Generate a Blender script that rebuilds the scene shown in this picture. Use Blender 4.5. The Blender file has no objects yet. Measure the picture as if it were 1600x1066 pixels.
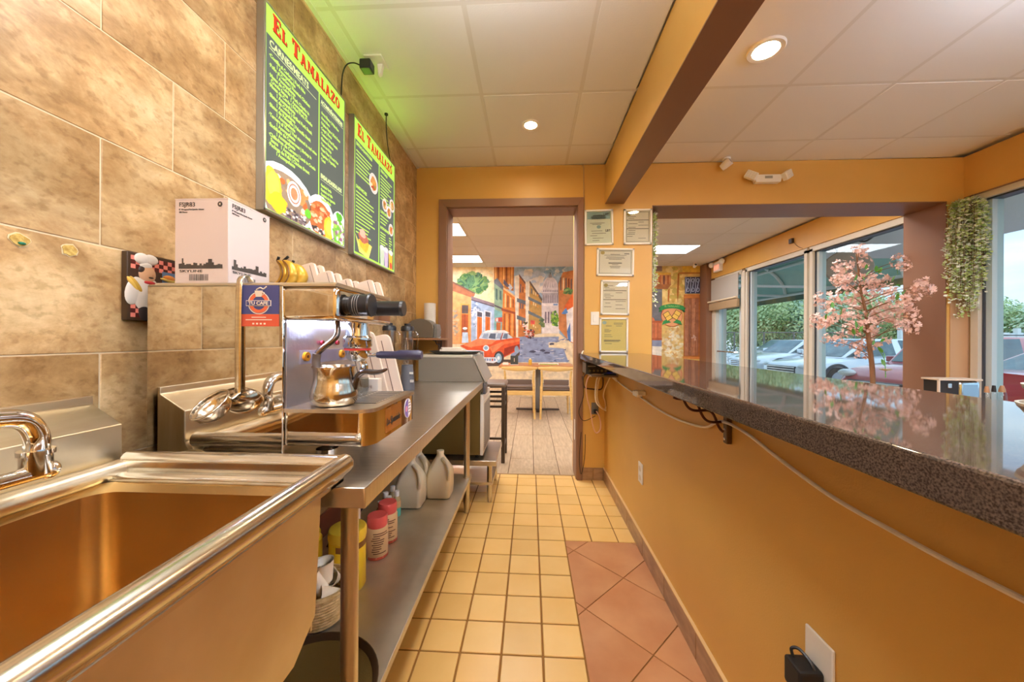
import bpy, bmesh, math, random
from mathutils import Vector, Matrix, Euler

S = bpy.context.scene
COL = S.collection
random.seed(7)
R = math.radians

# ------------------------------------------------------------------ camera, sky, exposure
cam = bpy.data.cameras.new('camera')
cam.sensor_fit = 'HORIZONTAL'; cam.sensor_width = 36.0
cam.lens = 562.56 / 1600 * 36.0
cam.shift_y = -(533 - 529.29) / 1600
cam.clip_start = 0.02; cam.clip_end = 400
co = bpy.data.objects.new('camera', cam); COL.objects.link(co)
_th, _ro = 0.05091, 0.00477
_r = Vector((math.cos(_th), math.sin(_th), 0)); _d = Vector((-math.sin(_th), math.cos(_th), 0)); _u = Vector((0, 0, 1))
_r2 = _r * math.cos(_ro) + _u * math.sin(_ro); _u2 = _u * math.cos(_ro) - _r * math.sin(_ro)
co.matrix_world = Matrix(((_r2.x, _u2.x, -_d.x, 0), (_r2.y, _u2.y, -_d.y, 0), (_r2.z, _u2.z, -_d.z, 1.22), (0, 0, 0, 1)))
S.camera = co

S.view_settings.view_transform = 'Standard'; S.view_settings.look = 'None'
S.view_settings.exposure = 0.12; S.view_settings.gamma = 1.0; S.view_settings.use_curve_mapping = False
S.cycles.use_denoising = True
S.cycles.max_bounces = 10; S.cycles.diffuse_bounces = 5; S.cycles.glossy_bounces = 6
S.cycles.transparent_max_bounces = 24; S.cycles.transmission_bounces = 8
S.cycles.sample_clamp_indirect = 6.0; S.cycles.caustics_reflective = False; S.cycles.caustics_refractive = False

FILL_DINING, PANEL_BACK, FILL_KITCHEN, SKY, SPOT = 37.0, 17.0, 17.0, 2.6, 330.0   # light levels


def lin(c):
    if isinstance(c, str):
        c = tuple(int(c[i:i + 2], 16) for i in (1, 3, 5))
    return tuple(((v / 255) / 12.92 if v / 255 <= .04045 else ((v / 255 + .055) / 1.055) ** 2.4) for v in c)


def world():
    w = bpy.data.worlds.new('overcast_sky'); S.world = w; w.use_nodes = True
    t = w.node_tree; n = t.nodes; l = t.links
    for x in list(n): n.remove(x)
    tc = n.new('ShaderNodeTexCoord'); mp = n.new('ShaderNodeMapping'); mp.inputs['Scale'].default_value = (1.6, 1.6, 5.0)
    no = n.new('ShaderNodeTexNoise'); no.inputs['Scale'].default_value = 1.7; no.inputs['Detail'].default_value = 5
    cr = n.new('ShaderNodeValToRGB')
    cr.color_ramp.elements[0].position = .36; cr.color_ramp.elements[0].color = (*lin((146, 172, 202)), 1)
    cr.color_ramp.elements[1].position = .64; cr.color_ramp.elements[1].color = (*lin((204, 216, 228)), 1)
    bg = n.new('ShaderNodeBackground'); bg.inputs['Strength'].default_value = SKY
    out = n.new('ShaderNodeOutputWorld')
    l.new(tc.outputs['Generated'], mp.inputs[0]); l.new(mp.outputs[0], no.inputs['Vector'])
    l.new(no.outputs['Fac'], cr.inputs[0]); l.new(cr.outputs[0], bg.inputs[0]); l.new(bg.outputs[0], out.inputs[0])


world()

# ------------------------------------------------------------------ materials
MATS = {}


def mat(name, c, rough=.5, metal=0., spec=None, emit=0., vary=0., nscale=8., c2=None, bump=0., bscale=60., rand=0.,
        stretch=None, coat=0., trans=0., detail=4., obj=True, aniso=0.):
    """One procedural material: base colour, optional noise mix to c2, per-object lightness, bump."""
    if name in MATS: return MATS[name]
    m = bpy.data.materials.new(name); m.use_nodes = True; MATS[name] = m
    t = m.node_tree; n = t.nodes; l = t.links
    b = n['Principled BSDF']
    col = lin(c)
    b.inputs['Base Color'].default_value = (*col, 1); b.inputs['Roughness'].default_value = rough
    b.inputs['Metallic'].default_value = metal
    if spec is not None: b.inputs['Specular IOR Level'].default_value = spec
    if coat: b.inputs['Coat Weight'].default_value = coat
    if trans: b.inputs['Transmission Weight'].default_value = trans
    if aniso: b.inputs['Anisotropic'].default_value = aniso
    if emit:
        b.inputs['Emission Color'].default_value = (*col, 1); b.inputs['Emission Strength'].default_value = emit
    tc = None

    def coords(scale):
        nonlocal tc
        if tc is None: tc = n.new('ShaderNodeTexCoord')
        mp = n.new('ShaderNodeMapping')
        if stretch: mp.inputs['Scale'].default_value = stretch
        l.new(tc.outputs['Object'], mp.inputs[0])
        if rand:
            oi = n.new('ShaderNodeObjectInfo'); mu = n.new('ShaderNodeMath'); mu.operation = 'MULTIPLY'; mu.inputs[1].default_value = 37.
            l.new(oi.outputs['Random'], mu.inputs[0]); l.new(mu.outputs[0], mp.inputs['Location'])
        no = n.new('ShaderNodeTexNoise'); no.inputs['Scale'].default_value = scale; no.inputs['Detail'].default_value = detail
        l.new(mp.outputs[0], no.inputs['Vector'])
        return no
    src = None
    if c2 is not None:
        no = coords(nscale); cr = n.new('ShaderNodeValToRGB')
        cr.color_ramp.elements[0].position = .5 - vary; cr.color_ramp.elements[1].position = .5 + vary
        cr.color_ramp.elements[0].color = (*col, 1); cr.color_ramp.elements[1].color = (*lin(c2), 1)
        l.new(no.outputs['Fac'], cr.inputs[0]); src = cr.outputs[0]
    if rand:
        hv = n.new('ShaderNodeHueSaturation'); oi = n.new('ShaderNodeObjectInfo'); mr = n.new('ShaderNodeMapRange')
        mr.inputs[3].default_value = 1 - rand; mr.inputs[4].default_value = 1 + rand
        l.new(oi.outputs['Random'], mr.inputs[0]); l.new(mr.outputs[0], hv.inputs['Value'])
        if src: l.new(src, hv.inputs['Color'])
        else: hv.inputs['Color'].default_value = (*col, 1)
        src = hv.outputs[0]
    if src: l.new(src, b.inputs['Base Color'])
    if bump:
        no = coords(bscale); bp = n.new('ShaderNodeBump'); bp.inputs['Strength'].default_value = bump; bp.inputs['Distance'].default_value = .004
        l.new(no.outputs['Fac'], bp.inputs['Height']); l.new(bp.outputs[0], b.inputs['Normal'])
    return m


def glass(name, tint=(245, 250, 250), refl=.08, rough=0.):
    """Thin architectural pane: clear with a Fresnel reflection."""
    if name in MATS: return MATS[name]
    m = bpy.data.materials.new(name); m.use_nodes = True; MATS[name] = m
    t = m.node_tree; n = t.nodes; l = t.links
    for x in list(n): n.remove(x)
    o = n.new('ShaderNodeOutputMaterial'); mx = n.new('ShaderNodeMixShader'); tr = n.new('ShaderNodeBsdfTransparent'); gl = n.new('ShaderNodeBsdfGlossy')
    lw = n.new('ShaderNodeLayerWeight'); fr = n.new('ShaderNodeMath'); fr.operation = 'POWER'; fr.inputs[1].default_value = 4.
    l.new(lw.outputs['Facing'], fr.inputs[0])
    tr.inputs[0].default_value = (*lin(tint), 1); gl.inputs['Roughness'].default_value = rough
    mm = n.new('ShaderNodeMath'); mm.operation = 'MULTIPLY_ADD'; mm.inputs[1].default_value = .35; mm.inputs[2].default_value = refl * .4
    l.new(fr.outputs[0], mm.inputs[0]); l.new(mm.outputs[0], mx.inputs[0]); l.new(tr.outputs[0], mx.inputs[1]); l.new(gl.outputs[0], mx.inputs[2]); l.new(mx.outputs[0], o.inputs[0])
    return m


def painted(name, nscale=30., amt=.25, rough=.6, emit=0.):
    """Flat print / painting: colours come from the mesh colour layer, brushy noise on top."""
    if name in MATS: return MATS[name]
    m = bpy.data.materials.new(name); m.use_nodes = True; MATS[name] = m
    t = m.node_tree; n = t.nodes; l = t.links; b = n['Principled BSDF']
    at = n.new('ShaderNodeAttribute'); at.attribute_name = 'Col'
    tc = n.new('ShaderNodeTexCoord'); no = n.new('ShaderNodeTexNoise'); no.inputs['Scale'].default_value = nscale; no.inputs['Detail'].default_value = 5
    mr = n.new('ShaderNodeMapRange'); mr.inputs[1].default_value = .3; mr.inputs[2].default_value = .7
    mr.inputs[3].default_value = 1 - amt; mr.inputs[4].default_value = 1 + amt
    hv = n.new('ShaderNodeHueSaturation')
    l.new(tc.outputs['Object'], no.inputs['Vector']); l.new(no.outputs['Fac'], mr.inputs[0]); l.new(mr.outputs[0], hv.inputs['Value'])
    l.new(at.outputs['Color'], hv.inputs['Color']); l.new(hv.outputs[0], b.inputs['Base Color'])
    b.inputs['Roughness'].default_value = rough
    if emit:
        l.new(hv.outputs[0], b.inputs['Emission Color']); b.inputs['Emission Strength'].default_value = emit
    return m


# ------------------------------------------------------------------ mesh builder
def smooth_path(pts, k=6):
    p = [Vector(q) for q in pts]
    if len(p) < 3: return p
    o = []
    for i in range(len(p) - 1):
        a, b, c, d = p[max(i - 1, 0)], p[i], p[i + 1], p[min(i + 2, len(p) - 1)]
        for j in range(k):
            t = j / k
            o.append(.5 * ((2 * b) + (c - a) * t + (2 * a - 5 * b + 4 * c - d) * t * t + (3 * b - a - 3 * c + d) * t ** 3))
    o.append(p[-1])
    return o


class B:
    def __init__(s): s.bm = bmesh.new(); s.cl = None; s.flat = []

    def _add(s, vs, fs, col=None):
        v = [s.bm.verts.new(q) for q in vs]
        out = []
        for f in fs:
            try: out.append(s.bm.faces.new([v[i] for i in f]))
            except ValueError: pass
        if col is not None:
            if s.cl is None: s.cl = s.bm.loops.layers.float_color.new('Col')
            c = (*lin(col), 1)
            for f in out:
                for lp in f.loops: lp[s.cl] = c
        return v, out

    def box(s, x0, y0, z0, x1, y1, z1, bev=0., M=None, seg=2):
        x0, x1 = min(x0, x1), max(x0, x1); y0, y1 = min(y0, y1), max(y0, y1); z0, z1 = min(z0, z1), max(z0, z1)
        vs = [(x, y, z) for x in (x0, x1) for y in (y0, y1) for z in (z0, z1)]
        fs = [(0, 1, 3, 2), (4, 6, 7, 5), (0, 4, 5, 1), (2, 3, 7, 6), (0, 2, 6, 4), (1, 5, 7, 3)]
        v, f = s._add(vs, fs)
        if bev:
            old = set(s.bm.faces) - set(f)
            bmesh.ops.bevel(s.bm, geom=list({e for q in f for e in q.edges}), offset=bev, segments=seg, profile=.5, affect='EDGES')
            new = [q for q in s.bm.faces if q not in old]
            for q in new: q.normal_update()
            s.flat += [q for q in new if max(abs(c) for c in q.normal) > .99995]
            v = list({w for q in new for w in q.verts})
        if M is not None:
            for w in v: w.co = M @ w.co
        return s

    def cyl(s, p, q, r, r2=None, n=20, caps=True):
        p, q = Vector(p), Vector(q); r2 = r if r2 is None else r2
        d = (q - p).normalized(); a = d.orthogonal().normalized(); b = d.cross(a)
        vs = []
        for c, rr in ((p, r), (q, r2)):
            for i in range(n):
                t = 2 * math.pi * i / n
                vs.append(c + (a * math.cos(t) + b * math.sin(t)) * rr)
        fs = [(i, (i + 1) % n, n + (i + 1) % n, n + i) for i in range(n)]
        if caps: fs += [tuple(reversed(range(n))), tuple(range(n, 2 * n))]
        s._add(vs, fs); return s

    def tube(s, pts, r, n=8, k=6, flat=None, caps=True):
        p = smooth_path(pts, k) if k else [Vector(q) for q in pts]
        rs = r if isinstance(r, (list, tuple)) else None
        vs = []; N = len(p)
        t0 = (p[1] - p[0]).normalized(); a = t0.orthogonal().normalized()
        if flat is not None: a = Vector(flat)
        for i in range(N):
            t = (p[min(i + 1, N - 1)] - p[max(i - 1, 0)]).normalized()
            a = (a - t * a.dot(t))
            a = a.normalized() if a.length > 1e-6 else t.orthogonal().normalized()
            b = t.cross(a)
            if rs:
                u = i / (N - 1) * (len(rs) - 1); j = min(int(u), len(rs) - 2); rr = rs[j] + (rs[j + 1] - rs[j]) * (u - j)
            else: rr = r
            ra, rb = (rr, rr) if flat is None else (rr, rr * .35)
            for q in range(n):
                w = 2 * math.pi * q / n
                vs.append(p[i] + a * math.cos(w) * ra + b * math.sin(w) * rb)
        fs = []
        for i in range(N - 1):
            for q in range(n):
                fs.append((i * n + q, i * n + (q + 1) % n, (i + 1) * n + (q + 1) % n, (i + 1) * n + q))
        if caps: fs += [tuple(reversed(range(n))), tuple(range((N - 1) * n, N * n))]
        s._add(vs, fs); return s

    def lathe(s, prof, c=(0, 0, 0), n=28, M=None, sx=1., sy=1.):
        vs = []; fs = []; idx = []
        for r, z in prof:
            if r < 1e-6: idx.append([len(vs)]); vs.append((c[0], c[1], c[2] + z))
            else:
                idx.append(list(range(len(vs), len(vs) + n)))
                for i in range(n):
                    t = 2 * math.pi * i / n
                    vs.append((c[0] + sx * r * math.cos(t), c[1] + sy * r * math.sin(t), c[2] + z))
        for a, b in zip(idx, idx[1:]):
            if len(a) == 1 and len(b) == 1: continue
            for i in range(n):
                j = (i + 1) % n
                if len(a) == 1: fs.append((a[0], b[j], b[i]))
                elif len(b) == 1: fs.append((a[i], a[j], b[0]))
                else: fs.append((a[i], a[j], b[j], b[i]))
        if M is not None: vs = [M @ Vector(v) for v in vs]
        s._add(vs, fs); return s

    def prism(s, poly, ax, a, b, bev=0.):
        """poly: 2-D outline in the plane across axis ax, from a to b."""
        def P(u, v, w): return {'x': (w, u, v), 'y': (u, w, v), 'z': (u, v, w)}[ax]
        n = len(poly)
        vs = [P(u, v, a) for u, v in poly] + [P(u, v, b) for u, v in poly]
        fs = [(i, (i + 1) % n, n + (i + 1) % n, n + i) for i in range(n)] + [tuple(reversed(range(n))), tuple(range(n, 2 * n))]
        v, f = s._add(vs, fs)
        if bev:
            old = set(s.bm.faces) - set(f)
            for q in f: q.normal_update()
            ns = [q.normal.copy() for q in f]
            bmesh.ops.bevel(s.bm, geom=list({e for q in f for e in q.edges}), offset=bev, segments=2, profile=.5, affect='EDGES')
            for q in s.bm.faces:
                if q in old: continue
                q.normal_update()
                if any(abs(q.normal.dot(n_)) > .99995 for n_ in ns): s.flat.append(q)
        return s

    def poly(s, pts, col=None): s._add(pts, [tuple(range(len(pts)))], col); return s

    def ell(s, c, rx, ry, rz, n=16, m=10, M=None):
        prof = [(math.sin(math.pi * i / m), -math.cos(math.pi * i / m)) for i in range(m + 1)]
        vs = []; b = B(); b.lathe(prof, n=n)
        for v in b.bm.verts:
            p = Vector((v.co.x * rx, v.co.y * ry, v.co.z * rz))
            if M is not None: p = M @ p
            vs.append(p + Vector(c))
        b.bm.verts.index_update(); s._add(vs, [tuple(v.index for v in f.verts) for f in b.bm.faces]); b.bm.free(); return s

    def loft(s, rings, caps=True, closed=True):
        n = len(rings[0]); vs = [q for r in rings for q in r]; fs = []
        for i in range(len(rings) - 1):
            for j in range(n if closed else n - 1):
                k = (j + 1) % n
                fs.append((i * n + j, i * n + k, (i + 1) * n + k, (i + 1) * n + j))
        if caps: fs += [tuple(reversed(range(n))), tuple(range((len(rings) - 1) * n, len(rings) * n))]
        s._add(vs, fs); return s

    def obj(s, name, m, parent=None, base=None, ang=35, recalc=True):
        bm = s.bm
        if recalc and s.cl is None: bmesh.ops.recalc_face_normals(bm, faces=bm.faces)
        ca = R(ang)
        for f in bm.faces: f.smooth = True
        for f in s.flat:
            if f.is_valid: f.smooth = False
        for e in bm.edges:
            if len(e.link_faces) == 2 and e.calc_face_angle(0) > ca: e.smooth = False
        if base is None:
            if parent is not None: base = parent['_o'] if '_o' in parent else (0, 0, 0)
            else:
                xs = [v.co for v in bm.verts]
                lo = [min(c[i] for c in xs) for i in range(3)]; hi = [max(c[i] for c in xs) for i in range(3)]
                base = ((lo[0] + hi[0]) / 2, (lo[1] + hi[1]) / 2, lo[2])
        base = Vector(base)
        for v in bm.verts: v.co -= base
        me = bpy.data.meshes.new(name); bm.to_mesh(me); bm.free()
        for q in (m if isinstance(m, (list, tuple)) else [m]): me.materials.append(q)
        o = bpy.data.objects.new(name, me); COL.objects.link(o)
        o['_o'] = tuple(base)
        if parent is not None: o.parent = parent; o.location = base - Vector(parent['_o'])
        else: o.location = base
        return o


def tag(o, label, cat, group=None):
    o['label'] = label; o['category'] = cat
    if group: o['group'] = group
    return o


def thing(name, loc, label, cat, group=None):
    o = bpy.data.objects.new(name, None); COL.objects.link(o); o.location = loc; o['_o'] = tuple(loc)
    o.empty_display_size = .05
    return tag(o, label, cat, group)


def struct(o): o['kind'] = 'structure'; return o


def stuff(o): o['kind'] = 'stuff'; return o


def shell(name):
    o = bpy.data.objects.new(name, None); COL.objects.link(o); o['_o'] = (0, 0, 0); o['kind'] = 'structure'
    o.empty_display_size = .05
    return o


def copy_tree(o, loc=None, rot=None, label=None, parent=None):
    c = o.copy(); COL.objects.link(c)
    if parent is not None: c.parent = parent
    if loc is not None: c.location = loc; c['_o'] = tuple(loc)
    if rot is not None: c.rotation_euler = rot
    if label: c['label'] = label
    for ch in o.children: copy_tree(ch, parent=c)
    return c


def inst(src, name, parent, loc, rot=(0, 0, 0), scale=(1, 1, 1), kind=None):
    """Another object on the same mesh data, as a part of parent."""
    o = bpy.data.objects.new(name, src); COL.objects.link(o); o.parent = parent
    o.location = Vector(loc) - Vector(parent['_o']); o.rotation_euler = rot; o.scale = scale; o['_o'] = tuple(loc)
    return o


def box(name, m, x0, y0, z0, x1, y1, z1, parent=None, bev=0., base=None):
    return B().box(x0, y0, z0, x1, y1, z1, bev).obj(name, m, parent, base)


AX = {'L': (Vector((0, 1, 0)), Vector((0, 0, 1))),      # on a face that looks to +x
      'F': (Vector((1, 0, 0)), Vector((0, 0, 1))),      # on a face that looks to -y
      'R': (Vector((0, -1, 0)), Vector((0, 0, 1)))}     # on a face that looks to -x


def text(body, loc, face, size, m, parent, name='lettering', align='LEFT', bold=0., sx=1., line=1., shear=0., right=None, up=None, sc=False):
    c = bpy.data.curves.new(name, 'FONT'); c.body = body; c.size = size; c.align_x = align; c.space_line = line
    c.offset = bold; c.extrude = .0004; c.shear = shear; c.resolution_u = 3
    c.materials.append(m)
    tmp = bpy.data.objects.new(name, c); COL.objects.link(tmp)
    me = bpy.data.meshes.new_from_object(tmp.evaluated_get(bpy.context.evaluated_depsgraph_get()))
    bpy.data.objects.remove(tmp); bpy.data.curves.remove(c)
    if not me.materials: me.materials.append(m)
    o = bpy.data.objects.new(name, me); COL.objects.link(o); o['kind'] = 'stuff'
    r, u = AX[face] if face else (Vector(right), Vector(up))
    nn = r.cross(u)
    Mx = Matrix(((r.x, u.x, nn.x), (r.y, u.y, nn.y), (r.z, u.z, nn.z)))
    o.rotation_euler = Mx.to_euler(); o.scale = (sx, 1, 1)
    o.parent = parent; o.location = Vector(loc) - Vector(parent['_o']); o['_o'] = tuple(loc)
    return o


# palette
ORANGE = mat('orange_wall_paint', (224, 176, 92), .42, vary=.2, c2=(216, 166, 80), nscale=2.2, bump=.12, bscale=220)
BROWN = mat('brown_trim_paint', (140, 100, 74), .42)
TAN = mat('tan_wall_paint', (206, 164, 122), .5)
STEEL = mat('brushed_steel', (222, 214, 200), .30, 1., bump=.06, bscale=30, stretch=(1, 18, 1), c2=(200, 192, 178), vary=.25, nscale=9)
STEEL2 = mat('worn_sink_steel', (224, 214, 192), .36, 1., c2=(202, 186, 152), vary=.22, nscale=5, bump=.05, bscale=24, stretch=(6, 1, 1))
CHROME = mat('chrome', (226, 226, 226), .06, 1.)
MIRROR = mat('polished_steel_panel', (214, 206, 196), .035, 1.)
BLACK = mat('black_plastic', (34, 34, 38), .3)
BLACKM = mat('matt_black', (30, 28, 27), .6)
GREYP = mat('grey_plastic', (120, 118, 114), .4)
WHITE = mat('white_plastic', (246, 244, 238), .4)
CREAM = mat('cream_paper', (232, 218, 200), .7, rand=.05)
PAPER = mat('white_paper', (238, 228, 214), .75)
WHITEFR = mat('white_frame_paint', (250, 246, 238), .35)
CEIL = mat('ceiling_tile_white', (240, 238, 234), .85, rand=.025, bump=.15, bscale=160)
GRID = mat('ceiling_grid_white', (228, 224, 216), .6)
TRAV = None


def travertine():
    m = mat('travertine_tile', (190, 152, 102), .33, rand=.09, bump=.25, bscale=26, detail=9)
    t = m.node_tree; n = t.nodes; l = t.links
    tc = n.new('ShaderNodeTexCoord'); oi = n.new('ShaderNodeObjectInfo'); mu = n.new('ShaderNodeMath'); mu.operation = 'MULTIPLY'; mu.inputs[1].default_value = 61
    mp = n.new('ShaderNodeMapping'); mp.inputs['Scale'].default_value = (1, .9, 1.25); mp.inputs['Rotation'].default_value = (-.4, 0, 0)
    l.new(oi.outputs['Random'], mu.inputs[0]); l.new(mu.outputs[0], mp.inputs['Location']); l.new(tc.outputs['Object'], mp.inputs[0])
    a = n.new('ShaderNodeTexNoise'); a.inputs['Scale'].default_value = 5.5; a.inputs['Detail'].default_value = 10; a.inputs['Roughness'].default_value = .72; a.inputs['Distortion'].default_value = .25
    l.new(mp.outputs[0], a.inputs['Vector'])
    cr = n.new('ShaderNodeValToRGB'); e = cr.color_ramp.elements
    e[0].position = .30; e[0].color = (*lin((152, 116, 72)), 1); e[1].position = .74; e[1].color = (*lin((224, 202, 164)), 1)
    k = cr.color_ramp.elements.new(.46); k.color = (*lin((184, 149, 103)), 1)
    k = cr.color_ramp.elements.new(.58); k.color = (*lin((206, 178, 134)), 1)
    l.new(a.outputs['Fac'], cr.inputs[0])
    p = n.new('ShaderNodeTexNoise'); p.inputs['Scale'].default_value = 46; p.inputs['Detail'].default_value = 4; l.new(mp.outputs[0], p.inputs['Vector'])
    r2 = n.new('ShaderNodeValToRGB'); r2.color_ramp.elements[0].position = .34; r2.color_ramp.elements[0].color = (.6, .5, .38, 1); r2.color_ramp.elements[1].position = .46; r2.color_ramp.elements[1].color = (1, 1, 1, 1)
    l.new(p.outputs['Fac'], r2.inputs[0])
    mx = n.new('ShaderNodeMix'); mx.data_type = 'RGBA'; mx.blend_type = 'MULTIPLY'; mx.inputs[0].default_value = .55
    l.new(cr.outputs[0], mx.inputs[6]); l.new(r2.outputs[0], mx.inputs[7])
    g = n.new('ShaderNodeTexNoise'); g.inputs['Scale'].default_value = 3.2; g.inputs['Detail'].default_value = 6; g.inputs['Roughness'].default_value = .62; g.inputs['Distortion'].default_value = 1.1; l.new(mp.outputs[0], g.inputs['Vector'])
    r3 = n.new('ShaderNodeValToRGB'); r3.color_ramp.elements[0].position = .40; r3.color_ramp.elements[0].color = (.70, .62, .50, 1); r3.color_ramp.elements[1].position = .60; r3.color_ramp.elements[1].color = (1.22, 1.2, 1.16, 1)
    l.new(g.outputs['Fac'], r3.inputs[0])
    m3 = n.new('ShaderNodeMix'); m3.data_type = 'RGBA'; m3.blend_type = 'MULTIPLY'; m3.inputs[0].default_value = .85
    l.new(mx.outputs[2], m3.inputs[6]); l.new(r3.outputs[0], m3.inputs[7]); mx = m3
    hv = [x for x in n if x.type == 'HUE_SAT'][0]
    l.new(mx.outputs[2], hv.inputs['Color'])
    return m


TRAV = travertine()
GROUT = mat('tan_grout', (222, 202, 166), .8)
GROUTF = mat('brown_floor_grout', (150, 104, 44), .85)
QUARRY = mat('cream_quarry_tile', (243, 203, 130), .3, rand=.05, c2=(236, 191, 113), vary=.2, nscale=4, bump=.06, bscale=60)
TERRA = mat('terracotta_tile', (206, 150, 104), .35, rand=.04, c2=(188, 126, 82), vary=.2, nscale=5, bump=.1, bscale=26)
BASET = mat('brown_base_tile', (182, 144, 104), .35, rand=.08, c2=(140, 104, 70), vary=.22, nscale=9, stretch=(1, 1, 3))
WOODF = mat('wood_look_plank', (204, 180, 148), .36, rand=.10, c2=(168, 143, 114), vary=.26, nscale=5, stretch=(9, 1.2, 1), bump=.1, bscale=20)

ZC, XL, YB, XK, XS = 2.732, -1.015, 3.15, 0.645, 3.58   # ceiling, tile wall, back wall, half wall, storefront
YF, YN = 7.58, -2.4                                     # far mural wall, wall behind

# ------------------------------------------------------------------ setting: tile wall
wl = shell('wall_left')
box('grout_bed', GROUT, XL - .12, YN, 0, XL - .0015, YB, ZC, wl)
TL, TH = .344, .2545
_tile = B().box(.002, .0014, .0014, .006, TL - .0016, TH - .0016, .0014, seg=1).obj('tile', TRAV, wl)
tile_me = _tile.data; bpy.data.objects.remove(_tile)
for k in range(-5, 7):
    z0 = 1.436 + TH * k
    if z0 + TH <= 0.02 or z0 >= ZC - .02: continue
    off = .80 if k % 2 == 0 else .972
    i = -10
    while True:
        y0 = off + TL * i; i += 1
        if y0 + TL <= YN: continue
        if y0 >= YB - .01: break
        a, b = max(y0, YN), min(y0 + TL, YB); c, d = max(z0, 0), min(z0 + TH, ZC)
        inst(tile_me, 'tile', wl, (XL - .006, a, c), scale=(1, (b - a) / TL, (d - c) / TH))

# ------------------------------------------------------------------ setting: floors
fl = shell('floor')
box('subfloor', GROUTF, -4.2, YN, -.1, 3.9, YB + .12, -.004, fl)
box('back_subfloor', mat('plank_joint', (96, 74, 54), .9), -4.2, YB + .12, -.1, 3.9, YF, -.003, fl)
TS = .1607; TX, TY = .0546, 1.870
q_me = B().box(.004, .004, -.006, TS - .004, TS - .004, 0, .002, seg=1).obj('tile', QUARRY, fl); qm = q_me.data; bpy.data.objects.remove(q_me)
for j in range(-6, 9):
    y0 = TY + TS * j
    for i in range(-7, 4):
        x0 = TX + TS * i
        if y0 < 2.15 and x0 > .2: continue
        if y0 < 2.1 and x0 + TS < -.62: continue
        x1 = min(x0 + TS, XK); y1 = min(y0 + TS, 3.232); x0 = max(x0, XL)
        inst(qm, 'tile', fl, (x0, y0, 0), scale=((x1 - x0) / TS, (y1 - y0) / TS, 1))


def clip(poly, f):
    out = []
    for i in range(len(poly)):
        a, b = poly[i], poly[(i + 1) % len(poly)]; fa, fb = f(a), f(b)
        if fa >= 0: out.append(a)
        if fa * fb < 0: t = fa / (fa - fb); out.append((a[0] + (b[0] - a[0]) * t, a[1] + (b[1] - a[1]) * t))
    return out


for a in range(-7, 8):
    for b in range(-7, 8):
        g = .225; cx = .2558 + g * (a + b); cy = 1.6408 + g * (a - b); e = g - .003
        p = [(cx, cy + .004), (cx + e, cy + g), (cx, cy + 2 * g - .004), (cx - e, cy + g)]
        for f in (lambda q: q[0] - (TX + TS + .003), lambda q: XK - q[0], lambda q: TY + 2 * TS - .004 - q[1], lambda q: q[1] - .7):
            if p: p = clip(p, f)
        if len(p) > 2:
            A = sum(p[i][0] * p[(i + 1) % len(p)][1] - p[(i + 1) % len(p)][0] * p[i][1] for i in range(len(p))) / 2
            if abs(A) > 2e-4: B().prism(p, 'z', -.006, 0).obj('tile', TERRA, fl, base=(sum(q[0] for q in p) / len(p), sum(q[1] for q in p) / len(p), 0)).location
PW, PL = .2335, .92
pk = B().box(.003, .003, -.006, PW - .003, PL - .003, 0, .001, seg=1).obj('plank', WOODF, fl); pm = pk.data; bpy.data.objects.remove(pk)
box('threshold_strip', mat('tan_threshold', (176, 140, 100), .5), -.74, 3.232, -.003, .41, 3.246, .003, fl)
offs = {0: 3.65, 1: 4.11, 2: 4.58}
for i in range(-7, 4):
    x0 = .037 + PW * i
    y = offs[i % 3] - PL * 2
    while y < YF:
        a, b = max(y, 3.248), min(y + PL, YF)
        if b - a > .05: inst(pm, 'plank', fl, (x0, a, 0), scale=(1, (b - a) / PL, 1))
        y += PL

# ------------------------------------------------------------------ setting: walls
wb = shell('wall_back')
T = .22
box('left_pier', ORANGE, XL, YB, 0, -.745, YB + T, ZC, wb)
box('door_lintel', ORANGE, -.745, YB, 2.375, .41, YB + T, ZC, wb)
box('middle_pier', ORANGE, .41, YB, 0, 1.04, YB + .34, ZC, wb)
box('passage_header', ORANGE, 1.04, YB, 2.372, 3.43, YB + .34, ZC, wb)
box('right_pier', ORANGE, 3.43, YB, 0, 3.66, YB + .34, ZC, wb)
box('tan_return', TAN, 3.452, YB - .006, 0, 3.60, YB, 2.0, wb)
# brown painted reveals
box('header_reveal', BROWN, 1.04, YB + .002, 2.366, 3.43, YB + .342, 2.372, wb)
box('right_reveal', BROWN, 3.424, YB + .002, 0, 3.43, YB + .342, 2.372, wb)
box('left_reveal', BROWN, 1.04, YB + .002, 0, 1.046, YB + .342, 2.372, wb)
# door frame
dr = shell('door_1')
def casing(y, s):
    B().prism([(-.811, 0), (-.740, 0), (-.740, 2.372), (-.811, 2.443)], 'y', y, y + s, .003).obj('casing', BROWN, dr)
    B().prism([(.455, 0), (.405, 0), (.405, 2.372), (.455, 2.443)], 'y', y, y + s, .003).obj('casing', BROWN, dr)
    B().prism([(-.740, 2.372), (.405, 2.372), (.455, 2.443), (-.811, 2.443)], 'y', y, y + s, .003).obj('casing', BROWN, dr)
casing(YB - .022, .022); casing(YB + T, .02)
box('jamb', BROWN, -.747, YB, 0, -.735, YB + T, 2.375, dr); box('jamb', BROWN, .400, YB, 0, .412, YB + T, 2.375, dr)
box('jamb_head', BROWN, -.747, YB, 2.366, .412, YB + T, 2.378, dr)
box('strike_plate', WHITE, .3985, YB + .08, .32, .400, YB + .12, .5, dr)

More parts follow.
